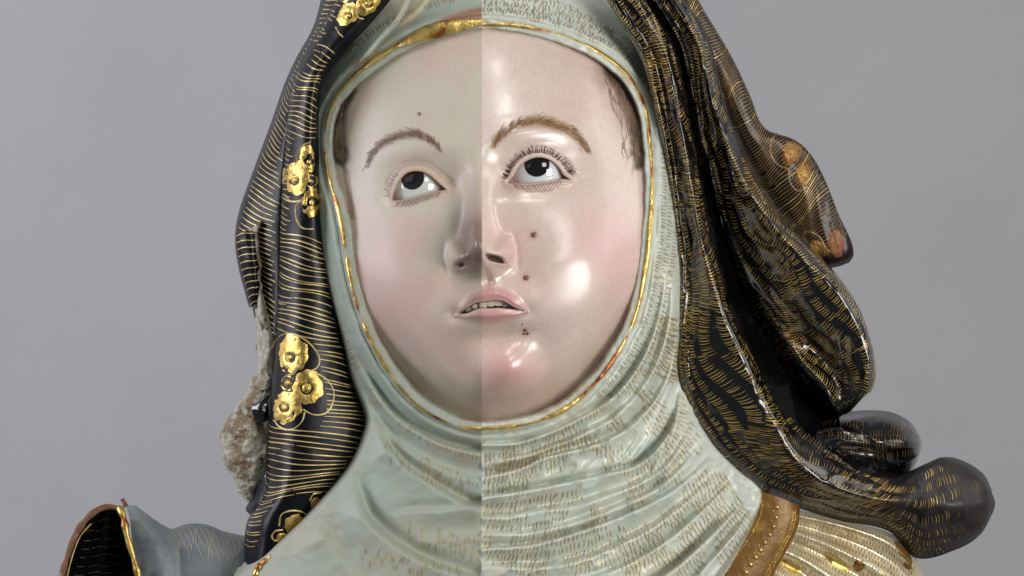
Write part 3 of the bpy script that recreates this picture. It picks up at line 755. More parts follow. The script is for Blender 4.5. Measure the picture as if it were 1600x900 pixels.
# dull half: thin ochre hatching in patches
for (p0, p1, rows, sp) in (((600, 690), (752, 760), 3, 12), ((690, 740), (752, 772), 2, 12), ((640, 815), (752, 850), 3, 14), ((560, 860), (740, 900), 2, 14)):
    for r in range(rows):
        t = 0
        Ld = math.hypot(p1[0] - p0[0], p1[1] - p0[1])
        while t < Ld:
            px = p0[0] + (p1[0] - p0[0]) * t / Ld; py = p0[1] + (p1[1] - p0[1]) * t / Ld + r * sp + rng.normal(0, 1.5)
            t += rng.uniform(4.5, 8)
            if px > SEAM - 4 or rng.random() < .5: continue
            dash(px, py, rng.uniform(8, 14), math.pi / 2 + .15 + rng.normal(0, .1), .55, och if rng.random() < .75 else gold)
gold.build('gold_dashes', M['gold_dash'], coif, True); och.build('ochre_dashes', M['ochre'], coif, True); umb.build('umber_dashes', M['umber'], coif, True)

# ------------------------------------------------------------------ lofted drapery
class Loft:
    def __init__(s, rows, nt=160, m=8, noise=0, nscale=40, seed=200, crease=0, cs=1.0, ridges=()):
        Rw = np.array(rows, float)                       # (rows, guides, 3)
        mid = np.linalg.norm(np.diff(Rw[:, :, :2], axis=0), axis=2).mean(1); tau = np.concatenate([[0], np.cumsum(np.maximum(mid, 1))])
        P = hermite(Rw, tau, np.linspace(0, tau[-1], nt))          # (nt, K, 3)
        K = P.shape[1]; s.K = K; s.len = tau[-1]; s.tau = tau / tau[-1]
        q = np.linspace(0, K - 1, (K - 1) * m + 1)
        s.P = hermite(np.swapaxes(P, 0, 1), np.arange(K, dtype=float), q).swapaxes(0, 1)
        s.nt, s.ns = s.P.shape[:2]; s.m = m
        if noise: s.P[..., 2] += noise * 2 * (fbm(s.P[..., 0], s.P[..., 1], nscale, seed) - .5)
        for r0, amp in ridges: s.P[..., 2] += amp * np.exp(-((q - r0) / .38) ** 2)[None] * (.6 + .8 * vnoise(np.linspace(0, s.len, s.nt), np.zeros(s.nt) + r0 * 40, 60, seed + 9))[:, None]
        if crease:
            TT = np.linspace(0, s.len, s.nt)[:, None] + 0 * q[None]; QQ = q[None] * 26 * cs + 14 * np.sin(TT / 90 + seed) + .10 * TT
            n = vnoise(TT * .22, QQ, 15, seed + 3); e_ = np.minimum(1, np.minimum(q, K - 1 - q) * 1.2)[None]
            s.P[..., 2] += crease * e_ * ((1 - np.abs(2 * n - 1)) ** 3 - .35)
        s.nrm()
    def nrm(s):
        a = np.gradient(s.P, axis=0); b = np.gradient(s.P, axis=1); N = np.cross(b, a)
        N /= np.linalg.norm(N, axis=2, keepdims=True) + 1e-9
        s.N = -N if (N[..., 2].mean() < 0) else N
    def ev(s, t, sx):
        t = np.clip(np.asarray(t, float), 0, 1) * (s.nt - 1.001); q = np.clip(np.asarray(sx, float), 0, s.K - 1) * s.m; q = np.minimum(q, s.ns - 1.001)
        i = t.astype(int); j = q.astype(int); a = (t - i)[..., None]; b = (q - j)[..., None]
        f = lambda G: (G[i, j] * (1 - a) + G[i + 1, j] * a) * (1 - b) + (G[i, j + 1] * (1 - a) + G[i + 1, j + 1] * a) * b
        N = f(s.N); return f(s.P), N / (np.linalg.norm(N, axis=-1, keepdims=True) + 1e-9)
    def build(s, name, mat, parent=None, mask=None):
        V = to_world(s.P).reshape(-1, 3); F = grid_faces(s.nt, s.ns, mask)
        if mask is not None: V, F = compact(V, F)[:2]
        return part(name, V, F, mat, parent)
    def stroke(s, ts, ss, w, rib, lift=1.0, crown=.3):
        P, N = s.ev(ts, ss); rib.add(P + N * lift, N, w, crown)
    def width(s, t, s0, s1):
        P, _ = s.ev(np.full(9, t), np.linspace(s0, s1, 9)); return np.linalg.norm(np.diff(P, axis=0), axis=1).sum()

def herring(lf, rib_bright, rib_dark, s0, s1, band=26, gap=5.2, bright=.5, t0=0, t1=1, slant=.5, w=.75, skip=.12, seed=300):
    """meandering bands of short strokes across the cloth, the lean of the strokes changing with the band's turn"""
    dt = gap / lf.len
    nch = max(1, int((t1 - t0) * lf.len / 62)); ed = np.linspace(t0, t1, nch + 1)
    for c in range(nch):
        nbm = max(1, int(round(lf.width((ed[c] + ed[c + 1]) / 2, s0, s1) / band)))
        for b in range(-2, nbm + 2):
            t = ed[c] + rng.uniform(-1.5, 1.0) * dt; te = ed[c + 1] + rng.uniform(-1, 1.0) * dt
            while t < te:
                L = t * lf.len
                ph = .55 * math.sin(L / 34.0 + b * .35 + seed) + .35 * math.sin(L / 71.0 + b * .9)
                dph = .55 / 34.0 * math.cos(L / 34.0 + b * .35 + seed)
                a = s0 + (s1 - s0) * (b + .14 + ph) / nbm; e = s0 + (s1 - s0) * (b + .84 + ph + rng.uniform(-.12, .08)) / nbm
                a = max(a, s0 + rng.uniform(0, .05)); e = min(e, s1 - rng.uniform(0, .05))
                if e - a > (s1 - s0) / nbm * .22 and rng.random() > skip and vnoise(L, b * 53.0, 17, seed) > .05:
                    wd = lf.width(t, a, e)
                    sl = (slant * dph * 40 + .10) * wd / lf.len
                    n = 8; q = np.linspace(0, 1, n)
                    ts = t + rng.normal(0, .0006) - sl * (q - .5) + .3 * dt * np.sin(q * math.pi)
                    lf.stroke(ts, a + (e - a) * q, w * rng.uniform(.7, 1.2) * np.array([.5, .85, 1, 1, 1, .9, .7, .35]), rib_bright if rng.random() < bright else rib_dark)
                t += dt * rng.uniform(.85, 1.15)

# --- right side: the front fold beside the wimple, sweeping down and out to the rolled end
rowsA = [  # inner edge tucked, inner lip, hollow, ridge, flank, valley
 [(930,-30,92),(938,-32,102),(952,-30,98),(972,-30,108),(985,-30,92),(996,-30,62)],
 [(972,40,90),(980,38,101),(992,34,96),(1010,28,108),(1022,22,92),(1030,18,58)],
 [(1003,95,88),(1010,93,99),(1022,88,93),(1038,82,106),(1052,76,88),(1062,70,50)],
 [(1019,155,86),(1026,153,97),(1038,150,90),(1055,148,106),(1068,145,86),(1078,142,44)],
 [(1035,230,84),(1041,229,95),(1052,227,90),(1068,226,108),(1082,224,84),(1094,222,36)],
 [(1046,300,85),(1052,299,96),(1062,298,92),(1081,297,112),(1096,295,84),(1110,292,30)],
 [(1056,380,88),(1062,379,98),(1074,379,97),(1096,378,120),(1112,375,86),(1128,370,22)],
 [(1058,450,92),(1066,449,101),(1082,450,106),(1115,450,128),(1132,446,92),(1150,440,16)],
 [(1056,505,92),(1066,505,101),(1088,507,112),(1134,505,132),(1150,500,96),(1172,492,12)],
 [(1060,580,88),(1074,579,98),(1100,577,112),(1163,570,134),(1180,562,98),(1206,548,14)],
 [(1075,642,82),(1090,637,94),(1120,630,110),(1189,626,132),(1206,616,96),(1240,600,18)],
 [(1100,692,74),(1117,684,90),(1148,674,106),(1216,676,130),(1234,664,98),(1272,650,26)],
 [(1140,737,62),(1157,725,84),(1188,712,104),(1243,718,126),(1264,702,98),(1302,690,34)],
 [(1180,771,46),(1198,757,78),(1228,745,100),(1278,748,116),(1298,730,96),(1332,716,40)],
 [(1238,791,36),(1252,780,68),(1274,770,92),(1318,766,104),(1336,750,90),(1366,735,44)],
 [(1311,813,26),(1322,803,56),(1338,792,78),(1368,780,90),(1384,764,78),(1404,742,42)],
 [(1388,830,14),(1396,818,44),(1408,806,66),(1424,784,76),(1434,758,66),(1442,728,34)],
 [(1432,872,-12),(1440,850,26),(1448,826,50),(1460,790,58),(1466,752,46),(1470,718,8)],
 [(1496,858,-26),(1500,842,10),(1504,820,34),(1510,790,42),(1510,758,30),(1506,728,-6)],
 [(1533,834,-40),(1536,824,-12),(1539,810,10),(1542,788,16),(1540,764,8),(1534,746,-20)],
 [(1552,800,-70),(1553,797,-56),(1554,793,-46),(1555,786,-44),(1553,778,-48),(1550,770,-64)],
]
rowsA = [r + [(r[-1][0] + 30 * min(1, (len(rowsA) - 1 - i) / 8), r[-1][1] - 4, r[-1][2] - 75)] for i, r in enumerate(rowsA)]
A_ = Loft(rowsA, 460, 12, 2.2, 30, 201, 3.0, 1.0, ((3, 6), (1, 3)))
tt = np.linspace(0, 1, A_.nt)[:, None] + 0 * A_.P[..., 0]
vn = fbm(A_.P[..., 0], A_.P[..., 1], 30, 205)
dust = smooth(.80, .93, tt) * smooth(.1, .6, vn)
vcol = blend(np.zeros(A_.P.shape) + lin(6, 7, 9), smooth(.5, .75, vn) * .6, lin(20, 15, 11))
vcol = blend(vcol, smooth(.66, .80, tt) * .4 * vn, lin(30, 22, 15)); vcol = blend(vcol, dust * .85, lin(52, 47, 46))
veil = part('black_veil', to_world(A_.P).reshape(-1, 3), grid_faces(A_.nt, A_.ns), M['black_dusty'], cols=vcol, gloss=(1 - .9 * smooth(.72, .90, tt)))
gl = Ribbons(); br = Ribbons()
herring(A_, gl, br, .25, 3.9, 20, 4.4, .85, 0.0, .64, .5, .66, .05)
herring(A_, gl, br, .2, 4.6, 22, 4.4, .5, .64, .93, .4, .6, .1)
herring(A_, br, br, .4, 4.6, 24, 5.0, .5, .93, .985, .3, .38, .4)
# --- right: the broad second fold, ending in the lobe
rowsB = [  # valley, rise, bulge, shoulder, ridge, turn, back
 [(992,-30,56),(998,-32,70),(1004,-33,78),(1010,-34,84),(1018,-35,86),(1026,-36,70),(1034,-36,40)],
 [(1026,20,52),(1032,17,68),(1040,14,76),(1048,10,84),(1056,6,86),(1066,0,68),(1074,-4,34)],
 [(1058,75,44),(1065,73,60),(1073,71,72),(1081,67,82),(1089,63,84),(1100,57,64),(1110,51,28)],
 [(1074,148,36),(1082,148,54),(1090,146,68),(1100,143,82),(1110,140,86),(1122,134,62),(1134,128,22)],
 [(1088,225,26),(1098,226,46),(1110,225,64),(1122,221,82),(1134,217,88),(1148,210,62),(1160,204,18)],
 [(1104,296,16),(1118,298,40),(1132,297,62),(1148,292,84),(1164,286,92),(1178,278,66),(1192,270,16)],
 [(1124,372,4),(1142,376,34),(1162,374,62),(1184,366,86),(1206,352,98),(1220,342,72),(1232,332,16)],
 [(1148,440,-6),(1172,444,30),(1198,438,64),(1226,422,92),(1252,400,104),(1266,390,76),(1272,384,16)],
 [(1172,492,-10),(1200,492,30),(1230,486,62),(1262,470,94),(1300,446,108),(1314,438,72),(1312,438,4)],
 [(1200,540,-8),(1226,532,40),(1256,522,56),(1290,508,90),(1330,488,108),(1344,484,66),(1334,490,-10)],
 [(1226,580,-4),(1250,566,58),(1276,550,46),(1310,542,82),(1348,530,104),(1360,530,56),(1342,536,-20)],
 [(1252,612,2),(1272,592,66),(1294,572,52),(1322,570,80),(1356,570,100),(1368,572,50),(1346,574,-24)],
 [(1278,634,8),(1294,618,70),(1312,602,66),(1332,602,82),(1354,604,92),(1364,606,48),(1344,600,-24)],
 [(1296,648,10),(1306,638,60),(1318,628,70),(1330,626,74),(1342,626,70),(1346,624,36),(1336,616,-24)],
 [(1308,656,0),(1312,652,30),(1318,648,36),(1324,646,36),(1330,642,30),(1332,638,8),(1328,632,-26)],
]
rowsB = [[(r[0][0] - 30, r[0][1] + 6, r[0][2] - 65)] + r for r in rowsB]
B_ = Loft(rowsB, 340, 12, 2.6, 34, 211, 5.0, 1.0, ((5, 6), (2, 5)))
vb = B_.build('veil_fold', M['black'])
herring(B_, gl, br, 2.1, 5.9, 21, 4.4, .85, 0.02, .96, .5, .66, .05)
herring(B_, br, br, 1.0, 2.1, 25, 5.2, .5, .05, .9, .5, .5, .3, 310)
# --- right: the back of the veil with its turned-out corner
rowsC = [
 [(1004,-30,30),(1016,-32,66),(1026,-33,70),(1034,-34,52),(1036,-34,10),(1020,-30,-60)],
 [(1040,-4,24),(1054,-12,58),(1064,-18,60),(1072,-20,40),(1074,-20,0),(1054,-10,-70)],
 [(1060,44,20),(1078,34,50),(1092,28,52),(1104,26,30),(1104,28,-12),(1082,40,-80)],
 [(1092,110,14),(1112,98,42),(1128,90,42),(1142,88,18),(1140,94,-22),(1114,110,-84)],
 [(1124,176,8),(1142,164,34),(1158,152,34),(1171,148,10),(1168,156,-28),(1142,176,-86)],
 [(1146,222,4),(1166,212,26),(1184,204,26),(1194,199,6),(1190,206,-30),(1164,224,-86)],
 [(1166,262,0),(1194,246,18),(1220,228,20),(1241,219,2),(1238,226,-32),(1196,252,-80)],
 [(1190,304,-2),(1216,286,14),(1244,266,18),(1267,246,2),(1264,252,-30),(1218,290,-76)],
 [(1212,342,-6),(1240,322,10),(1266,302,16),(1288,284,2),(1284,290,-26),(1240,326,-70)],
 [(1234,376,-10),(1260,362,6),(1286,346,12),(1308,334,0),(1304,340,-24),(1260,366,-62)],
 [(1254,402,-14),(1282,394,2),(1308,384,8),(1328,376,-4),(1324,382,-24),(1280,398,-54)],
 [(1264,414,-20),(1292,412,-6),(1314,406,0),(1332,398,-10),(1328,402,-26),(1290,412,-50)],
 [(1268,420,-30),(1294,419,-24),(1312,416,-22),(1326,410,-24),(1322,412,-32),(1292,418,-46)],
]
C_ = Loft(rowsC, 260, 10, 2.0, 34, 221, 2.5)
vc = C_.build('veil_back_corner', M['black_brown'])
t = 0.05
while t < .97:                                            # long hatching lines right across
    n = 16; q = np.linspace(.15, 3.4, n)
    s0 = rng.uniform(.1, .8); s1 = rng.uniform(2.6, 3.5); q = np.linspace(s0, s1, n)
    C_.stroke(t + .006 * np.sin(q * 2.2 + t * 30) - .012 * q, q, .62 * (.5 + vnoise(q * 9, q * 0 + t * 300, 3, 231)), br if rng.random() < .88 else gl)
    t += 4.6 / C_.len
# --- right: small roll below the lobe
rowsD = [
 [(1262,664,10),(1266,676,40),(1272,692,52),(1280,708,44),(1286,722,12)],
 [(1296,650,0),(1300,666,44),(1308,688,60),(1318,712,50),(1326,730,10)],
 [(1336,642,-16),(1338,660,40),(1346,688,62),(1354,716,50),(1360,744,4)],
 [(1388,643,-24),(1388,662,32),(1390,690,56),(1392,722,42),(1392,752,-2)],
 [(1418,656,-34),(1418,672,14),(1419,692,36),(1416,720,24),(1410,746,-12)],
 [(1433,672,-52),(1435,680,-24),(1436,693,-10),(1434,712,-18),(1428,732,-44)],
 [(1438,684,-80),(1440,688,-66),(1441,695,-58),(1439,704,-62),(1434,716,-78)],
]
D_ = Loft(rowsD, 140, 12, 3.5, 30, 241, 7.0, 1.0, ((2, 5),))
vd = D_.build('veil_roll', M['black'])
herring(D_, br, br, .4, 3.2, 26, 4.4, .5, .03, .9, .15, .45, .3)
gl.build('gold_strokes', M['gold_stroke'], veil, True); br.build('bronze_strokes', M['bronze'], veil, True)

# --- left: front band with the gilt flowers
rowsL = [  # crease / outer edge turn, outer, swell, inner, inner edge tucked
 [(536,-30,30),(545,-30,70),(572,-28,96),(606,-24,98),(626,-20,78)],
 [(512,22,28),(522,24,68),(544,28,94),(568,30,96),(582,34,74)],
 [(484,70,26),(494,72,66),(510,76,92),(524,80,94),(534,84,72)],
 [(460,118,26),(468,119,64),(483,120,90),(498,121,92),(507,122,70)],
 [(452,160,26),(459,160,64),(475,161,90),(490,162,92),(499,162,70)],
 [(445,230,28),(452,230,66),(472,230,92),(488,230,94),(498,230,70)],
 [(438,330,30),(446,330,70),(470,331,98),(492,332,98),(503,333,74)],
 [(435,440,32),(443,440,74),(472,442,104),(506,444,98),(524,446,66)],
 [(430,530,32),(438,530,76),(472,533,110),(520,537,98),(548,540,56)],
 [(424,590,30),(432,592,76),(470,596,114),(530,600,96),(564,602,48)],
 [(420,650,28),(428,652,76),(470,656,116),(546,660,94),(588,662,46)],
 [(418,700,26),(427,702,76),(466,704,116),(540,704,96),(580,702,52)],
 [(411,770,20),(420,770,72),(452,762,114),(512,752,100),(548,748,62)],
 [(386,816,12),(396,818,66),(424,810,108),(472,800,100),(506,796,70)],
 [(381,870,6),(390,870,60),(410,862,100),(440,852,96),(462,846,74)],
 [(380,930,2),(388,930,56),(398,926,94),(410,920,92),(420,916,74)],
]
E_ = Loft(rowsL, 330, 12, 1.6, 40, 251)
vl = E_.build('veil_front_band', M['black_dull'])
# --- left: back sheet seen beyond the crease
rowsK = [
 [(508,-30,-60),(514,-30,-10),(522,-30,20),(536,-30,40),(550,-30,30)],
 [(490,40,-64),(496,42,-14),(503,44,16),(512,48,36),(524,52,26)],
 [(462,92,-66),(468,94,-16),(474,96,14),(482,98,34),(494,100,24)],
 [(444,132,-70),(449,134,-20),(455,136,10),(462,138,32),(474,140,22)],
 [(424,190,-74),(429,192,-24),(438,194,10),(450,196,34),(462,198,22)],
 [(398,260,-78),(403,262,-28),(420,264,8),(442,266,34),(456,268,22)],
 [(372,335,-82),(378,337,-30),(404,340,6),(437,342,34),(452,344,22)],
 [(368,380,-84),(374,381,-32),(402,382,4),(436,383,34),(452,384,22)],
 [(386,430,-80),(396,431,-28),(414,432,6),(435,433,34),(452,434,22)],
 [(394,480,-78),(402,480,-26),(416,480,8),(434,480,34),(450,480,22)],
 [(404,520,-70),(410,520,-20),(418,520,10),(430,520,32),(446,520,22)],
]
K_ = Loft(rowsK, 220, 10, 1.2, 40, 261)
vk = K_.build('veil_back_sheet', M['black_dull'])
FLOW_Y = [(222, 362), (512, 676), (-20, 62)]
lines = Ribbons()
t = .005
while t < .985:
    n = 26; P0, _ = E_.ev(np.array([t]), np.array([1.0])); py = P0[0, 1]
    s0 = .35 + rng.uniform(-.1, .15); s1 = 3.35 + rng.uniform(-.2, .25)
    fl = False
    if 216 < py < 362: s1 = rng.uniform(1.15, 1.5)
    elif py < 70: s1 = rng.uniform(.8, 1.3)
    elif 118 > py > 70: s0 = rng.uniform(.9, 1.5); s1 = 3.1
    elif 522 < py < 668: s0 = 2.35 + .25 * math.sin((py - 522) / 146 * math.pi); s1 = 3.55
    elif 790 < py < 862: s1 = 1.6 + rng.uniform(-.2, .2)
    elif py > 862: s0 = 9
    if s1 > s0:
        # sometimes broken in two
        cuts = [(s0, s1)]
        if rng.random() < .35 and s1 - s0 > 1.2:
            mm = rng.uniform(s0 + .5, s1 - .5); cuts = [(s0, mm), (mm + .04, s1)]
        for (a, b) in cuts:
            q = np.linspace(a, b, n); jit = rng.normal(0, .0012)
            dt = .0022 * np.sin(q * 2.1 + t * 60) + jit + .006 * (q - 1.5) * math.sin(t * 3)
            w = .95 * (.45 + .8 * vnoise(q * 8, q * 0 + t * 500, 3, 271)) * np.sin(np.pi * np.linspace(.08, .95, n)) ** .4
            E_.stroke(t + dt, q, w, lines)
    t += rng.uniform(7.4, 9.4) / E_.len
t = .01
while t < .99:
    n = 18; s0, s1 = 1.05 + rng.uniform(-.1, .2), 2.75 + rng.uniform(-.2, .2); q = np.linspace(s0, s1, n)
    slope = .022 * smooth(.1, .5, t)
    K_.stroke(t + slope * (q - 2) + .0015 * np.sin(q * 3 + t * 40), q, .95 * (.5 + .7 * vnoise(q * 8, q * 0 + t * 500, 3, 273)) * np.sin(np.pi * np.linspace(.1, .95, n)) ** .4, lines)
    t += rng.uniform(7.2, 9.2) / K_.len
lines.build('gold_lines', M['gold_line'], vl, True)

# find loft parameters of a picture point (nearest grid node)
def locate(lf, px, py):
    d = (lf.P[..., 0] - px) ** 2 + (lf.P[..., 1] - py) ** 2 + (lf.N[..., 2] < 0) * 1e5
    i, j = np.unravel_index(d.argmin(), d.shape); return i / (lf.nt - 1), j / lf.m
def surf_z(lf, px, py):
    pts = lf.P[:, :, :2].reshape(-1, 2); z = lf.P[..., 2].reshape(-1); nz = lf.N[..., 2].reshape(-1)
    out = []
    for a, b in zip(np.ravel(px), np.ravel(py)):
        d = (pts[:, 0] - a) ** 2 + (pts[:, 1] - b) ** 2 + (nz < .05) * 1e4; k = np.argpartition(d, 5)[:5]; w = 1 / (d[k] + .5); out.append((z[k] * w).sum() / w.sum())
    return np.array(out).reshape(np.shape(px))

def petal(lf, cx, cy, rx, ry, rot, knob, seed, parent, mat='gold', knob_at=(0, 0), hgt=1.6, lumps=1.0):
    nr, na = 11, 40; r = np.linspace(0.02, 1, nr); th = np.linspace(0, 2 * np.pi, na + 1)[:-1]
    Rr, T = np.meshgrid(r, th, indexing='ij')
    g = np.random.default_rng(seed)
    wob = 1 + .05 * np.sin(3 * T + g.uniform(0, 6)) + .04 * np.sin(5 * T + g.uniform(0, 6)) + .05 * np.sin(9 * T + g.uniform(0, 6))
    a = rx * Rr * wob * np.cos(T); b = ry * Rr * wob * np.sin(T)
    x = cx + a * math.cos(rot) - b * math.sin(rot); y = cy + a * math.sin(rot) + b * math.cos(rot)
    base = surf_z(lf, x, y)
    lump = (fbm(x, y, 9, seed, 2) - .5) * 3.4 * lumps * smooth(.35, .6, vnoise(x, y, 16, seed + 5))
    kx, ky = cx + knob_at[0], cy + knob_at[1]; kd = np.hypot(x - kx, y - ky)
    z = base + hgt * (1 - Rr ** 4) + lump * (1 - Rr ** 6) + .2
    if knob: z += -2.2 * np.exp(-((kd - knob * 1.25) / 2.0) ** 2) + 2.6 * np.sqrt(np.maximum(1 - (kd / knob) ** 2, 0))
    P = np.stack([x, y, z], -1); i = np.arange(nr * na).reshape(nr, na); j = np.roll(i, -1, 1)
    return part('gold_petal', to_world(P).reshape(-1, 3), np.stack([i[:-1], i[1:], j[1:], j[:-1]], -1).reshape(-1, 4), M[mat], parent)
pet = [ # middle flower, then upper, then the one near the top, then the lowest
 (457, 553, 21, 26, 0, 6, (-4, 6)), (481, 605, 21, 24, .2, 8, (-2, 2)), (447, 637, 20, 23, .5, 6, (-3, 0)), (450, 599, 10, 10, 0, 7, (0, 0)),
 (481, 247, 10, 20, -.15, 5, (2, 6)), (462, 278, 19, 23, .1, 6, (-2, 4)), (487, 283, 9, 9, 0, 5, (0, 0)), (486, 316, 12, 21, .1, 6, (2, 0)),
 (544, 22, 13, 18, .7, 5, (0, 2)), (575, 6, 13, 20, .9, 5, (0, 0)), (538, -8, 10, 10, 0, 5, (0, 0)),
 (460, 820, 13, 15, .4, 0, (0, 0)), (441, 840, 9, 6, -.3, 0, (0, 0)), (493, 786, 6, 9, .6, 0, (0, 0)),
]
for k, (cx, cy, rx, ry, rot, kn, ka) in enumerate(pet): petal(E_, cx, cy, rx * 1.13, ry * 1.13, rot, kn * .85, 400 + 7 * k, vl, knob_at=ka, lumps=1.3, hgt=1.0)
outl = Ribbons()
for pl in ([(424, 545), (434, 528), (450, 521), (470, 527), (488, 541), (499, 560), (496, 574), (484, 580)],
           [(492, 582), (510, 593), (521, 610), (519, 632), (508, 646), (490, 648), (474, 640)],
           [(476, 644), (472, 658), (462, 668), (450, 672), (436, 666), (428, 656)],
           [(440, 598), (446, 588), (458, 584), (464, 578)],
           [(462, 258), (465, 240), (474, 227), (485, 222)], [(444, 303), (454, 314), (468, 314), (474, 308)], [(474, 312), (462, 322), (463, 342), (472, 356), (490, 358)], [(462, 242), (466, 256), (478, 266)],
           [(556, 14), (558, 26), (568, 30)], [(524, 42), (530, 52), (536, 58)],
           [(436, 822), (440, 804), (456, 798), (472, 800), (480, 806)], [(424, 838), (430, 830), (442, 828)], [(424, 838), (428, 844), (438, 846)], [(484, 782), (490, 772), (502, 770)]):
    C = curve(pl, n=24); z = surf_z(E_, C[:, 0], C[:, 1]); outl.add(np.stack([C[:, 0], C[:, 1], z + .9], -1), np.array([0, 0, 1.]), 1.15 * (.6 + .6 * vnoise(np.arange(24), np.zeros(24), 3, 281)), .4)
outl.build('gold_outlines', M['gold_line'], vl, True)
# flowers and red corner on the turned-out corner at the right
for k, (cx, cy, rx, ry, rot) in enumerate([(1236, 239, 16, 19, .4), (1254, 272, 12, 18, .2), (1277, 388, 20, 11, .4), (1307, 380, 12, 22, -.12)]):
    petal(C_, cx, cy, rx, ry, rot, 0, 500 + k, vc, 'bronze_leaf' if k != 3 else 'red_bole', hgt=2.0, lumps=.7)
oc = Ribbons()
for pl in ([(1214, 208), (1204, 222), (1205, 243), (1216, 258), (1232, 264)], [(1232, 264), (1234, 284), (1246, 298), (1262, 292)], [(1244, 372), (1262, 362), (1280, 370), (1290, 388)]):
    C = curve(pl, n=24); z = surf_z(C_, C[:, 0], C[:, 1]); oc.add(np.stack([C[:, 0], C[:, 1], z + 1.0], -1), np.array([0, 0, 1.]), 1.2, .4)
oc.build('bronze_outlines', M['bronze'], vc, True)

# --- left: the broken edge: a loose black flake, bare gesso, splintered lump
rows = [[(367,366,-30),(369,364,2),(384,361,18),(398,362,14),(402,366,-8)], [(368,390,-34),(371,388,2),(388,386,20),(402,386,14),(407,388,-10)],
        [(374,425,-34),(378,424,2),(393,422,20),(404,420,14),(408,422,-10)], [(382,455,-34),(386,454,0),(398,452,16),(405,451,10),(408,452,-10)], [(389,480,-34),(392,480,-4),(399,476,8),(404,472,4),(406,470,-12)]]
F_ = Loft(rows, 60, 6, 1.5, 14, 291); fl = F_.build('loose_flake', M['black_dull'])
fr = Ribbons(); t = .04
while t < .97:
    q = np.linspace(1.05, 3.0, 10); F_.stroke(t + .03 * (1.5 - q) * .6 + .01 * np.sin(q * 3), q, .8, fr); t += 10.5 / F_.len
fr.build('gold_lines', M['gold_line'], fl, True)
rows = [[(386,360,-20),(392,356,14),(402,348,20),(408,344,8)], [(393,370,-20),(397,368,14),(402,366,19),(404,364,6)], [(400,410,-20),(402,410,12),(405,410,18),(408,410,4)], [(403,450,-20),(404,450,12),(407,450,18),(409,450,4)],
        [(400,490,-30),(404,490,14),(412,490,24),(420,488,14)], [(401,530,-34),(407,530,14),(420,528,30),(430,524,18)], [(402,570,-34),(408,570,16),(420,570,32),(430,566,18)], [(394,610,-34),(402,610,16),(416,608,32),(430,600,18)]]
G_ = Loft(rows, 150, 8, 2.5, 16, 295); G_.P[..., 0] += 10 * (fbm(G_.P[..., 1], G_.P[..., 2], 14, 297, 4) - .5); G_.nrm(); gs = G_.build('bare_gesso_edge', M['gesso'])
rows = [[(398,586,-40),(404,590,6),(414,594,24),(424,596,30),(432,596,24)], [(382,620,-44),(389,622,6),(404,626,30),(418,628,36),(430,628,28)], [(356,652,-50),(363,654,6),(386,660,36),(410,662,42),(426,662,30)],
        [(344,682,-54),(351,684,4),(376,690,36),(404,692,44),(423,692,30)], [(347,712,-54),(354,714,2),(376,718,34),(402,720,42),(422,720,28)], [(362,744,-50),(368,745,2),(384,746,26),(402,742,32),(416,738,22)],
        [(374,768,-46),(379,769,0),(388,766,16),(398,760,20),(408,756,12)], [(382,784,-44),(385,784,-10),(390,780,0),(396,776,2),(402,772,-4)]]
rows = [[(a_, b_, c_ * .6) for a_, b_, c_ in r] for r in rows]
H_ = Loft(rows, 220, 18, 5.0, 16, 299)
jag = np.round(fbm(H_.P[..., 1], H_.P[..., 0] * .6, 24, 303, 3) * 9) / 9 - .5; H_.P[..., 0] += 13 * jag * smooth(4, 1.5, np.linspace(0, 4, H_.ns))[None]; H_.P[..., 2] += 7 * (np.abs(fbm(H_.P[..., 0], H_.P[..., 1], 20, 309, 4) - .5) * 2); H_.nrm(); H_.build('splintered_edge', M['gesso'])
rows = [[(408,622,40),(414,616,46),(420,614,46)], [(394,636,42),(406,634,52),(420,632,50)], [(396,650,44),(408,650,53),(420,648,50)], [(402,660,40),(410,660,48),(420,658,46)]]
Loft(rows, 30, 8, 1.5, 9, 305).build('dark_hole', M['black'])
rows = [[(392,768,-10),(404,752,26),(420,742,44)], [(390,782,-14),(402,774,24),(418,768,44)], [(384,796,-20),(396,794,20),(414,790,40)], [(392,806,-20),(398,806,14),(404,806,30)]]
Loft(rows, 30, 8, 1.0, 9, 307).build('broken_underlayer', M['black_dull'])

# ------------------------------------------------------------------ left: grey cape and its turned edge
rows = [  # along the top silhouette; down the front
 [(196,792,-50),(198,793,-20),(203,815,6),(208,860,20),(216,930,30)],
 [(210,790,-60),(212,793,-18),(222,820,14),(232,862,28),(240,930,36)],
 [(226,800,-64),(227,804,-18),(238,828,16),(248,866,30),(256,930,36)],
 [(248,816,-66),(250,820,-18),(258,838,12),(266,868,24),(272,930,32)],
 [(268,826,-66),(270,830,-18),(276,846,8),(282,874,18),(286,930,28)],
 [(284,821,-66),(285,825,-16),(291,844,14),(298,874,26),(302,930,34)],
 [(300,818,-66),(301,822,-14),(308,842,18),(316,874,30),(322,930,38)],
 [(324,820,-66),(325,824,-14),(332,846,16),(338,876,28),(342,930,36)],
 [(350,830,-66),(351,834,-16),(356,852,10),(360,880,22),(364,930,30)],
 [(386,838,-60),(387,842,-20),(390,858,4),(392,884,14),(394,930,22)],
]
CP = Loft(rows, 160, 12, 2.0, 26, 311); cape = CP.build('grey_cape', M['cape'])
cl = Ribbons()
for t in np.arange(.40, .92, .034):
    q = np.linspace(1.15 + rng.uniform(0, .2), 2.6 + rng.uniform(-.4, .6), 14); CP.stroke(t + .012 * np.sin(q * 3.4 + t * 50), q, .55, cl)
cl.build('cream_lines', M['cape_line'], cape, True)
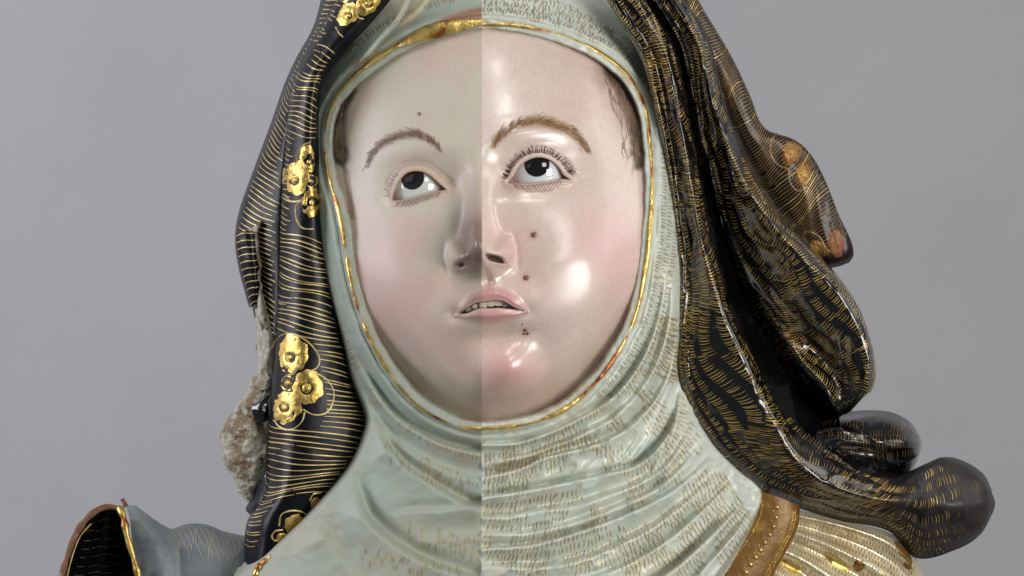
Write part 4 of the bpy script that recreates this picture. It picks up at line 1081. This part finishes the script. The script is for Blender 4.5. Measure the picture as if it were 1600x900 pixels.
rows = [  # hollow inside of the collar: from its outer edge to the front edge, down
 [(150,799,30),(160,794,18),(172,791,10),(182,793,10),(192,797,22)],
 [(132,816,36),(146,812,2),(164,808,-16),(180,810,-10),(194,812,26)],
 [(118,838,40),(138,838,-10),(160,838,-34),(182,838,-22),(200,838,30)],
 [(106,870,44),(130,872,-16),(156,872,-46),(184,872,-28),(209,872,34)],
 [(97,898,46),(124,900,-20),(154,902,-54),(188,902,-30),(216,900,36)],
 [(90,935,48),(120,936,-22),(152,936,-58),(192,936,-32),(222,935,38)],
]
CI = Loft(rows, 90, 12, 1.0, 26, 315); ci = CI.build('cape_collar_lining', M['black_dull'])
cr = Ribbons()
for r_ in range(9):
    for b in range(4):
        t = .16 + r_ * .095 + rng.normal(0, .01); q = np.linspace(.7 + b * .72, .7 + b * .72 + rng.uniform(.4, .62), 8); CI.stroke(t + .02 * np.sin(q * 2), q, .55, cr)
cr.build('bronze_strokes', M['bronze'], ci, True)
def tube(pts, rad, name, mat, parent=None, nseg=8, n=60, noise=.25, seed=320):
    C = curve(pts, n=n); T = np.gradient(C, axis=0); T /= np.linalg.norm(T, axis=1, keepdims=True)
    a = np.cross(T, [0, 0, 1.0]); a /= np.linalg.norm(a, axis=1, keepdims=True); b = np.cross(T, a)
    th = np.linspace(0, 2 * np.pi, nseg + 1)[:-1]; r = np.interp(np.linspace(0, 1, n), np.linspace(0, 1, len(np.atleast_1d(rad))), np.atleast_1d(rad))
    r = r * (1 - noise + 2 * noise * vnoise(np.arange(n), np.zeros(n), 4, seed))
    P = C[:, None] + (a[:, None] * np.cos(th)[None, :, None] + b[:, None] * np.sin(th)[None, :, None]) * r[:, None, None]
    i = np.arange(n * nseg).reshape(n, nseg); j = np.roll(i, -1, 1)
    F = np.stack([i[:-1], j[:-1], j[1:], i[1:]], -1).reshape(-1, 4)
    return part(name, to_world(P).reshape(-1, 3), F, mat, parent)
tube([(88,940,50),(97,898,48),(105,870,46),(117,838,42),(131,816,38),(149,799,32),(168,792,20),(188,795,24)], [4, 4.5, 4.5, 5, 5, 5, 5, 5], 'collar_edge', M['wood'], ci)
tube([(186,794,22),(192,806,30),(198,836,36),(208,870,40),(216,900,42),(222,940,44)], [6, 6, 5, 5, 6, 6], 'collar_edge', M['gold_worn'], ci, seed=322)
tube([(104,905,46),(112,872,30),(124,840,22),(142,818,18)], [1.4], 'collar_gold_line', M['gold_line'], ci, seed=324)
tube([(191,780,20),(194,785,22),(197,792,22)], [3.2, 4, 4], 'collar_nub', M['wood'], ci, n=12, seed=326)
tube([(392,935,104),(398,905,106),(404,886,108),(418,876,110),(432,868,108),(440,866,104)], [3, 4, 5, 6, 7, 5], 'gilt_scroll', M['gold_worn'], coif, seed=328)
tube([(454,866,100),(460,856,104),(468,848,102),(478,842,96)], [3, 4, 4, 3], 'gilt_scroll', M['gold_worn'], coif, seed=330)

# ------------------------------------------------------------------ right: gilt band with beads, and pleated cream habit
rows = [[(1178,764,40),(1182,766,64),(1215,776,72),(1246,789,60),(1250,791,36)],
        [(1174,800,40),(1178,802,66),(1212,814,76),(1244,818,64),(1248,818,38)],
        [(1154,838,42),(1158,841,70),(1194,851,80),(1230,852,66),(1234,852,40)],
        [(1126,872,44),(1130,876,74),(1172,884,84),(1212,884,68),(1216,884,40)],
        [(1094,914,46),(1098,918,78),(1146,926,88),(1194,920,70),(1198,920,40)],
        [(1066,950,46),(1070,954,80),(1120,960,90),(1172,956,70),(1176,956,40)]]
BD = Loft(rows, 120, 12, .8, 16, 341); band = BD.build('gilt_band', M['band'])
def bead(lf, t, s_, r, parent, name='bead', mat='gold'):
    P, N = lf.ev(np.array([t]), np.array([s_])); th = np.linspace(0, np.pi / 2, 6); ph = np.linspace(0, 2 * np.pi, 13)[:-1]
    n = N[0]; a = np.cross(n, [0, 1, 0]); a /= np.linalg.norm(a); b = np.cross(n, a)
    V = P[0] + r * (np.sin(th)[:, None, None] * (np.cos(ph)[None, :, None] * a + np.sin(ph)[None, :, None] * b) + .8 * np.cos(th)[:, None, None] * n)
    V[0] += 0; i = np.arange(72).reshape(6, 12); j = np.roll(i, -1, 1)
    V[0, :] = P[0] + r * .8 * n + .02 * r * (np.cos(ph)[:, None] * a + np.sin(ph)[:, None] * b)
    return part(name, to_world(V).reshape(-1, 3), np.stack([i[:-1], i[1:], j[1:], j[:-1]], -1).reshape(-1, 4), M[mat], parent)
for t in np.arange(.07, .86, .068): bead(BD, t, 2.0, 4.0, band)
dots = Ribbons()
for t in np.arange(.06, .95, .013):
    for s_ in (1.35, 2.72, 2.86):
        BD.stroke(np.full(3, t) + np.linspace(-.003, .003, 3), np.full(3, s_ + rng.normal(0, .015)), .95, dots, .5, 1.0)
for t in np.arange(.10, .86, .068):
    for ds in (-.16, .16):
        BD.stroke(np.full(3, t) + np.linspace(-.003, .003, 3), np.full(3, 2 + ds), 1.0, dots, .5, 1.0)
dots.build('stamped_dots', M['gold'], band, True)
rows = [  # from the band out to the shoulder; across = pleats
 [(1246,796,20),(1246,806,38),(1240,818,26),(1238,832,44),(1232,846,30),(1228,862,50),(1218,876,36),(1210,892,54),(1196,920,44)],
 [(1290,806,16),(1288,815,36),(1280,830,22),(1276,845,42),(1268,860,28),(1260,878,48),(1250,894,34),(1240,910,54),(1226,940,44)],
 [(1340,818,8),(1336,828,30),(1328,846,16),(1320,864,38),(1310,882,24),(1298,902,46),(1290,918,32),(1280,934,50),(1266,960,44)],
 [(1388,832,-4),(1384,846,20),(1376,868,8),(1366,888,30),(1354,908,18),(1342,926,40),(1332,940,28),(1322,954,44),(1310,980,40)],
 [(1422,856,-24),(1418,872,4),(1412,894,-4),(1402,914,16),(1390,932,8),(1380,948,28),(1372,962,18),(1362,976,34),(1350,1000,30)],
 [(1440,890,-50),(1438,904,-24),(1432,922,-26),(1424,940,-6),(1412,956,-10),(1402,970,8),(1394,984,2),(1386,998,16),(1376,1020,14)],
 [(1452,930,-80),(1450,940,-54),(1446,956,-52),(1438,972,-34),(1428,984,-36),(1418,996,-20),(1410,1008,-22),(1402,1020,-8),(1394,1040,-6)],
]
HB = Loft(rows, 130, 8, 1.5, 20, 351); habit = HB.build('cream_habit', M['cream'])
hb = Ribbons(); hg = Ribbons()
for s_ in np.arange(.35, 7.6, .36):
    t = .02
    while t < .8:
        q = np.linspace(s_, s_ + rng.uniform(.18, .28), 4); HB.stroke(np.full(4, t) + np.linspace(0, .006, 4), q, .5, hb if rng.random() < .75 else hg); t += rng.uniform(4.4, 6.5) / HB.len
hb.build('umber_dashes', M['umber'], habit, True); hg.build('gold_dashes', M['gold'], habit, True)
for k, (cx, cy, rx, ry, rot, mt) in enumerate([(1308, 878, 24, 7, .62, 'gold_worn'), (1236, 886, 20, 7, .55, 'gold'), (1342, 884, 9, 9, 0, 'bronze_leaf'), (1418, 884, 8, 5, .6, 'bronze_leaf'), (1412, 862, 22, 7, .95, 'bronze_leaf')]):
    o = petal(HB, cx, cy, rx, ry, rot, 0, 600 + k, habit, mt, hgt=1.8, lumps=.5); o.name = 'gilt_leaf'
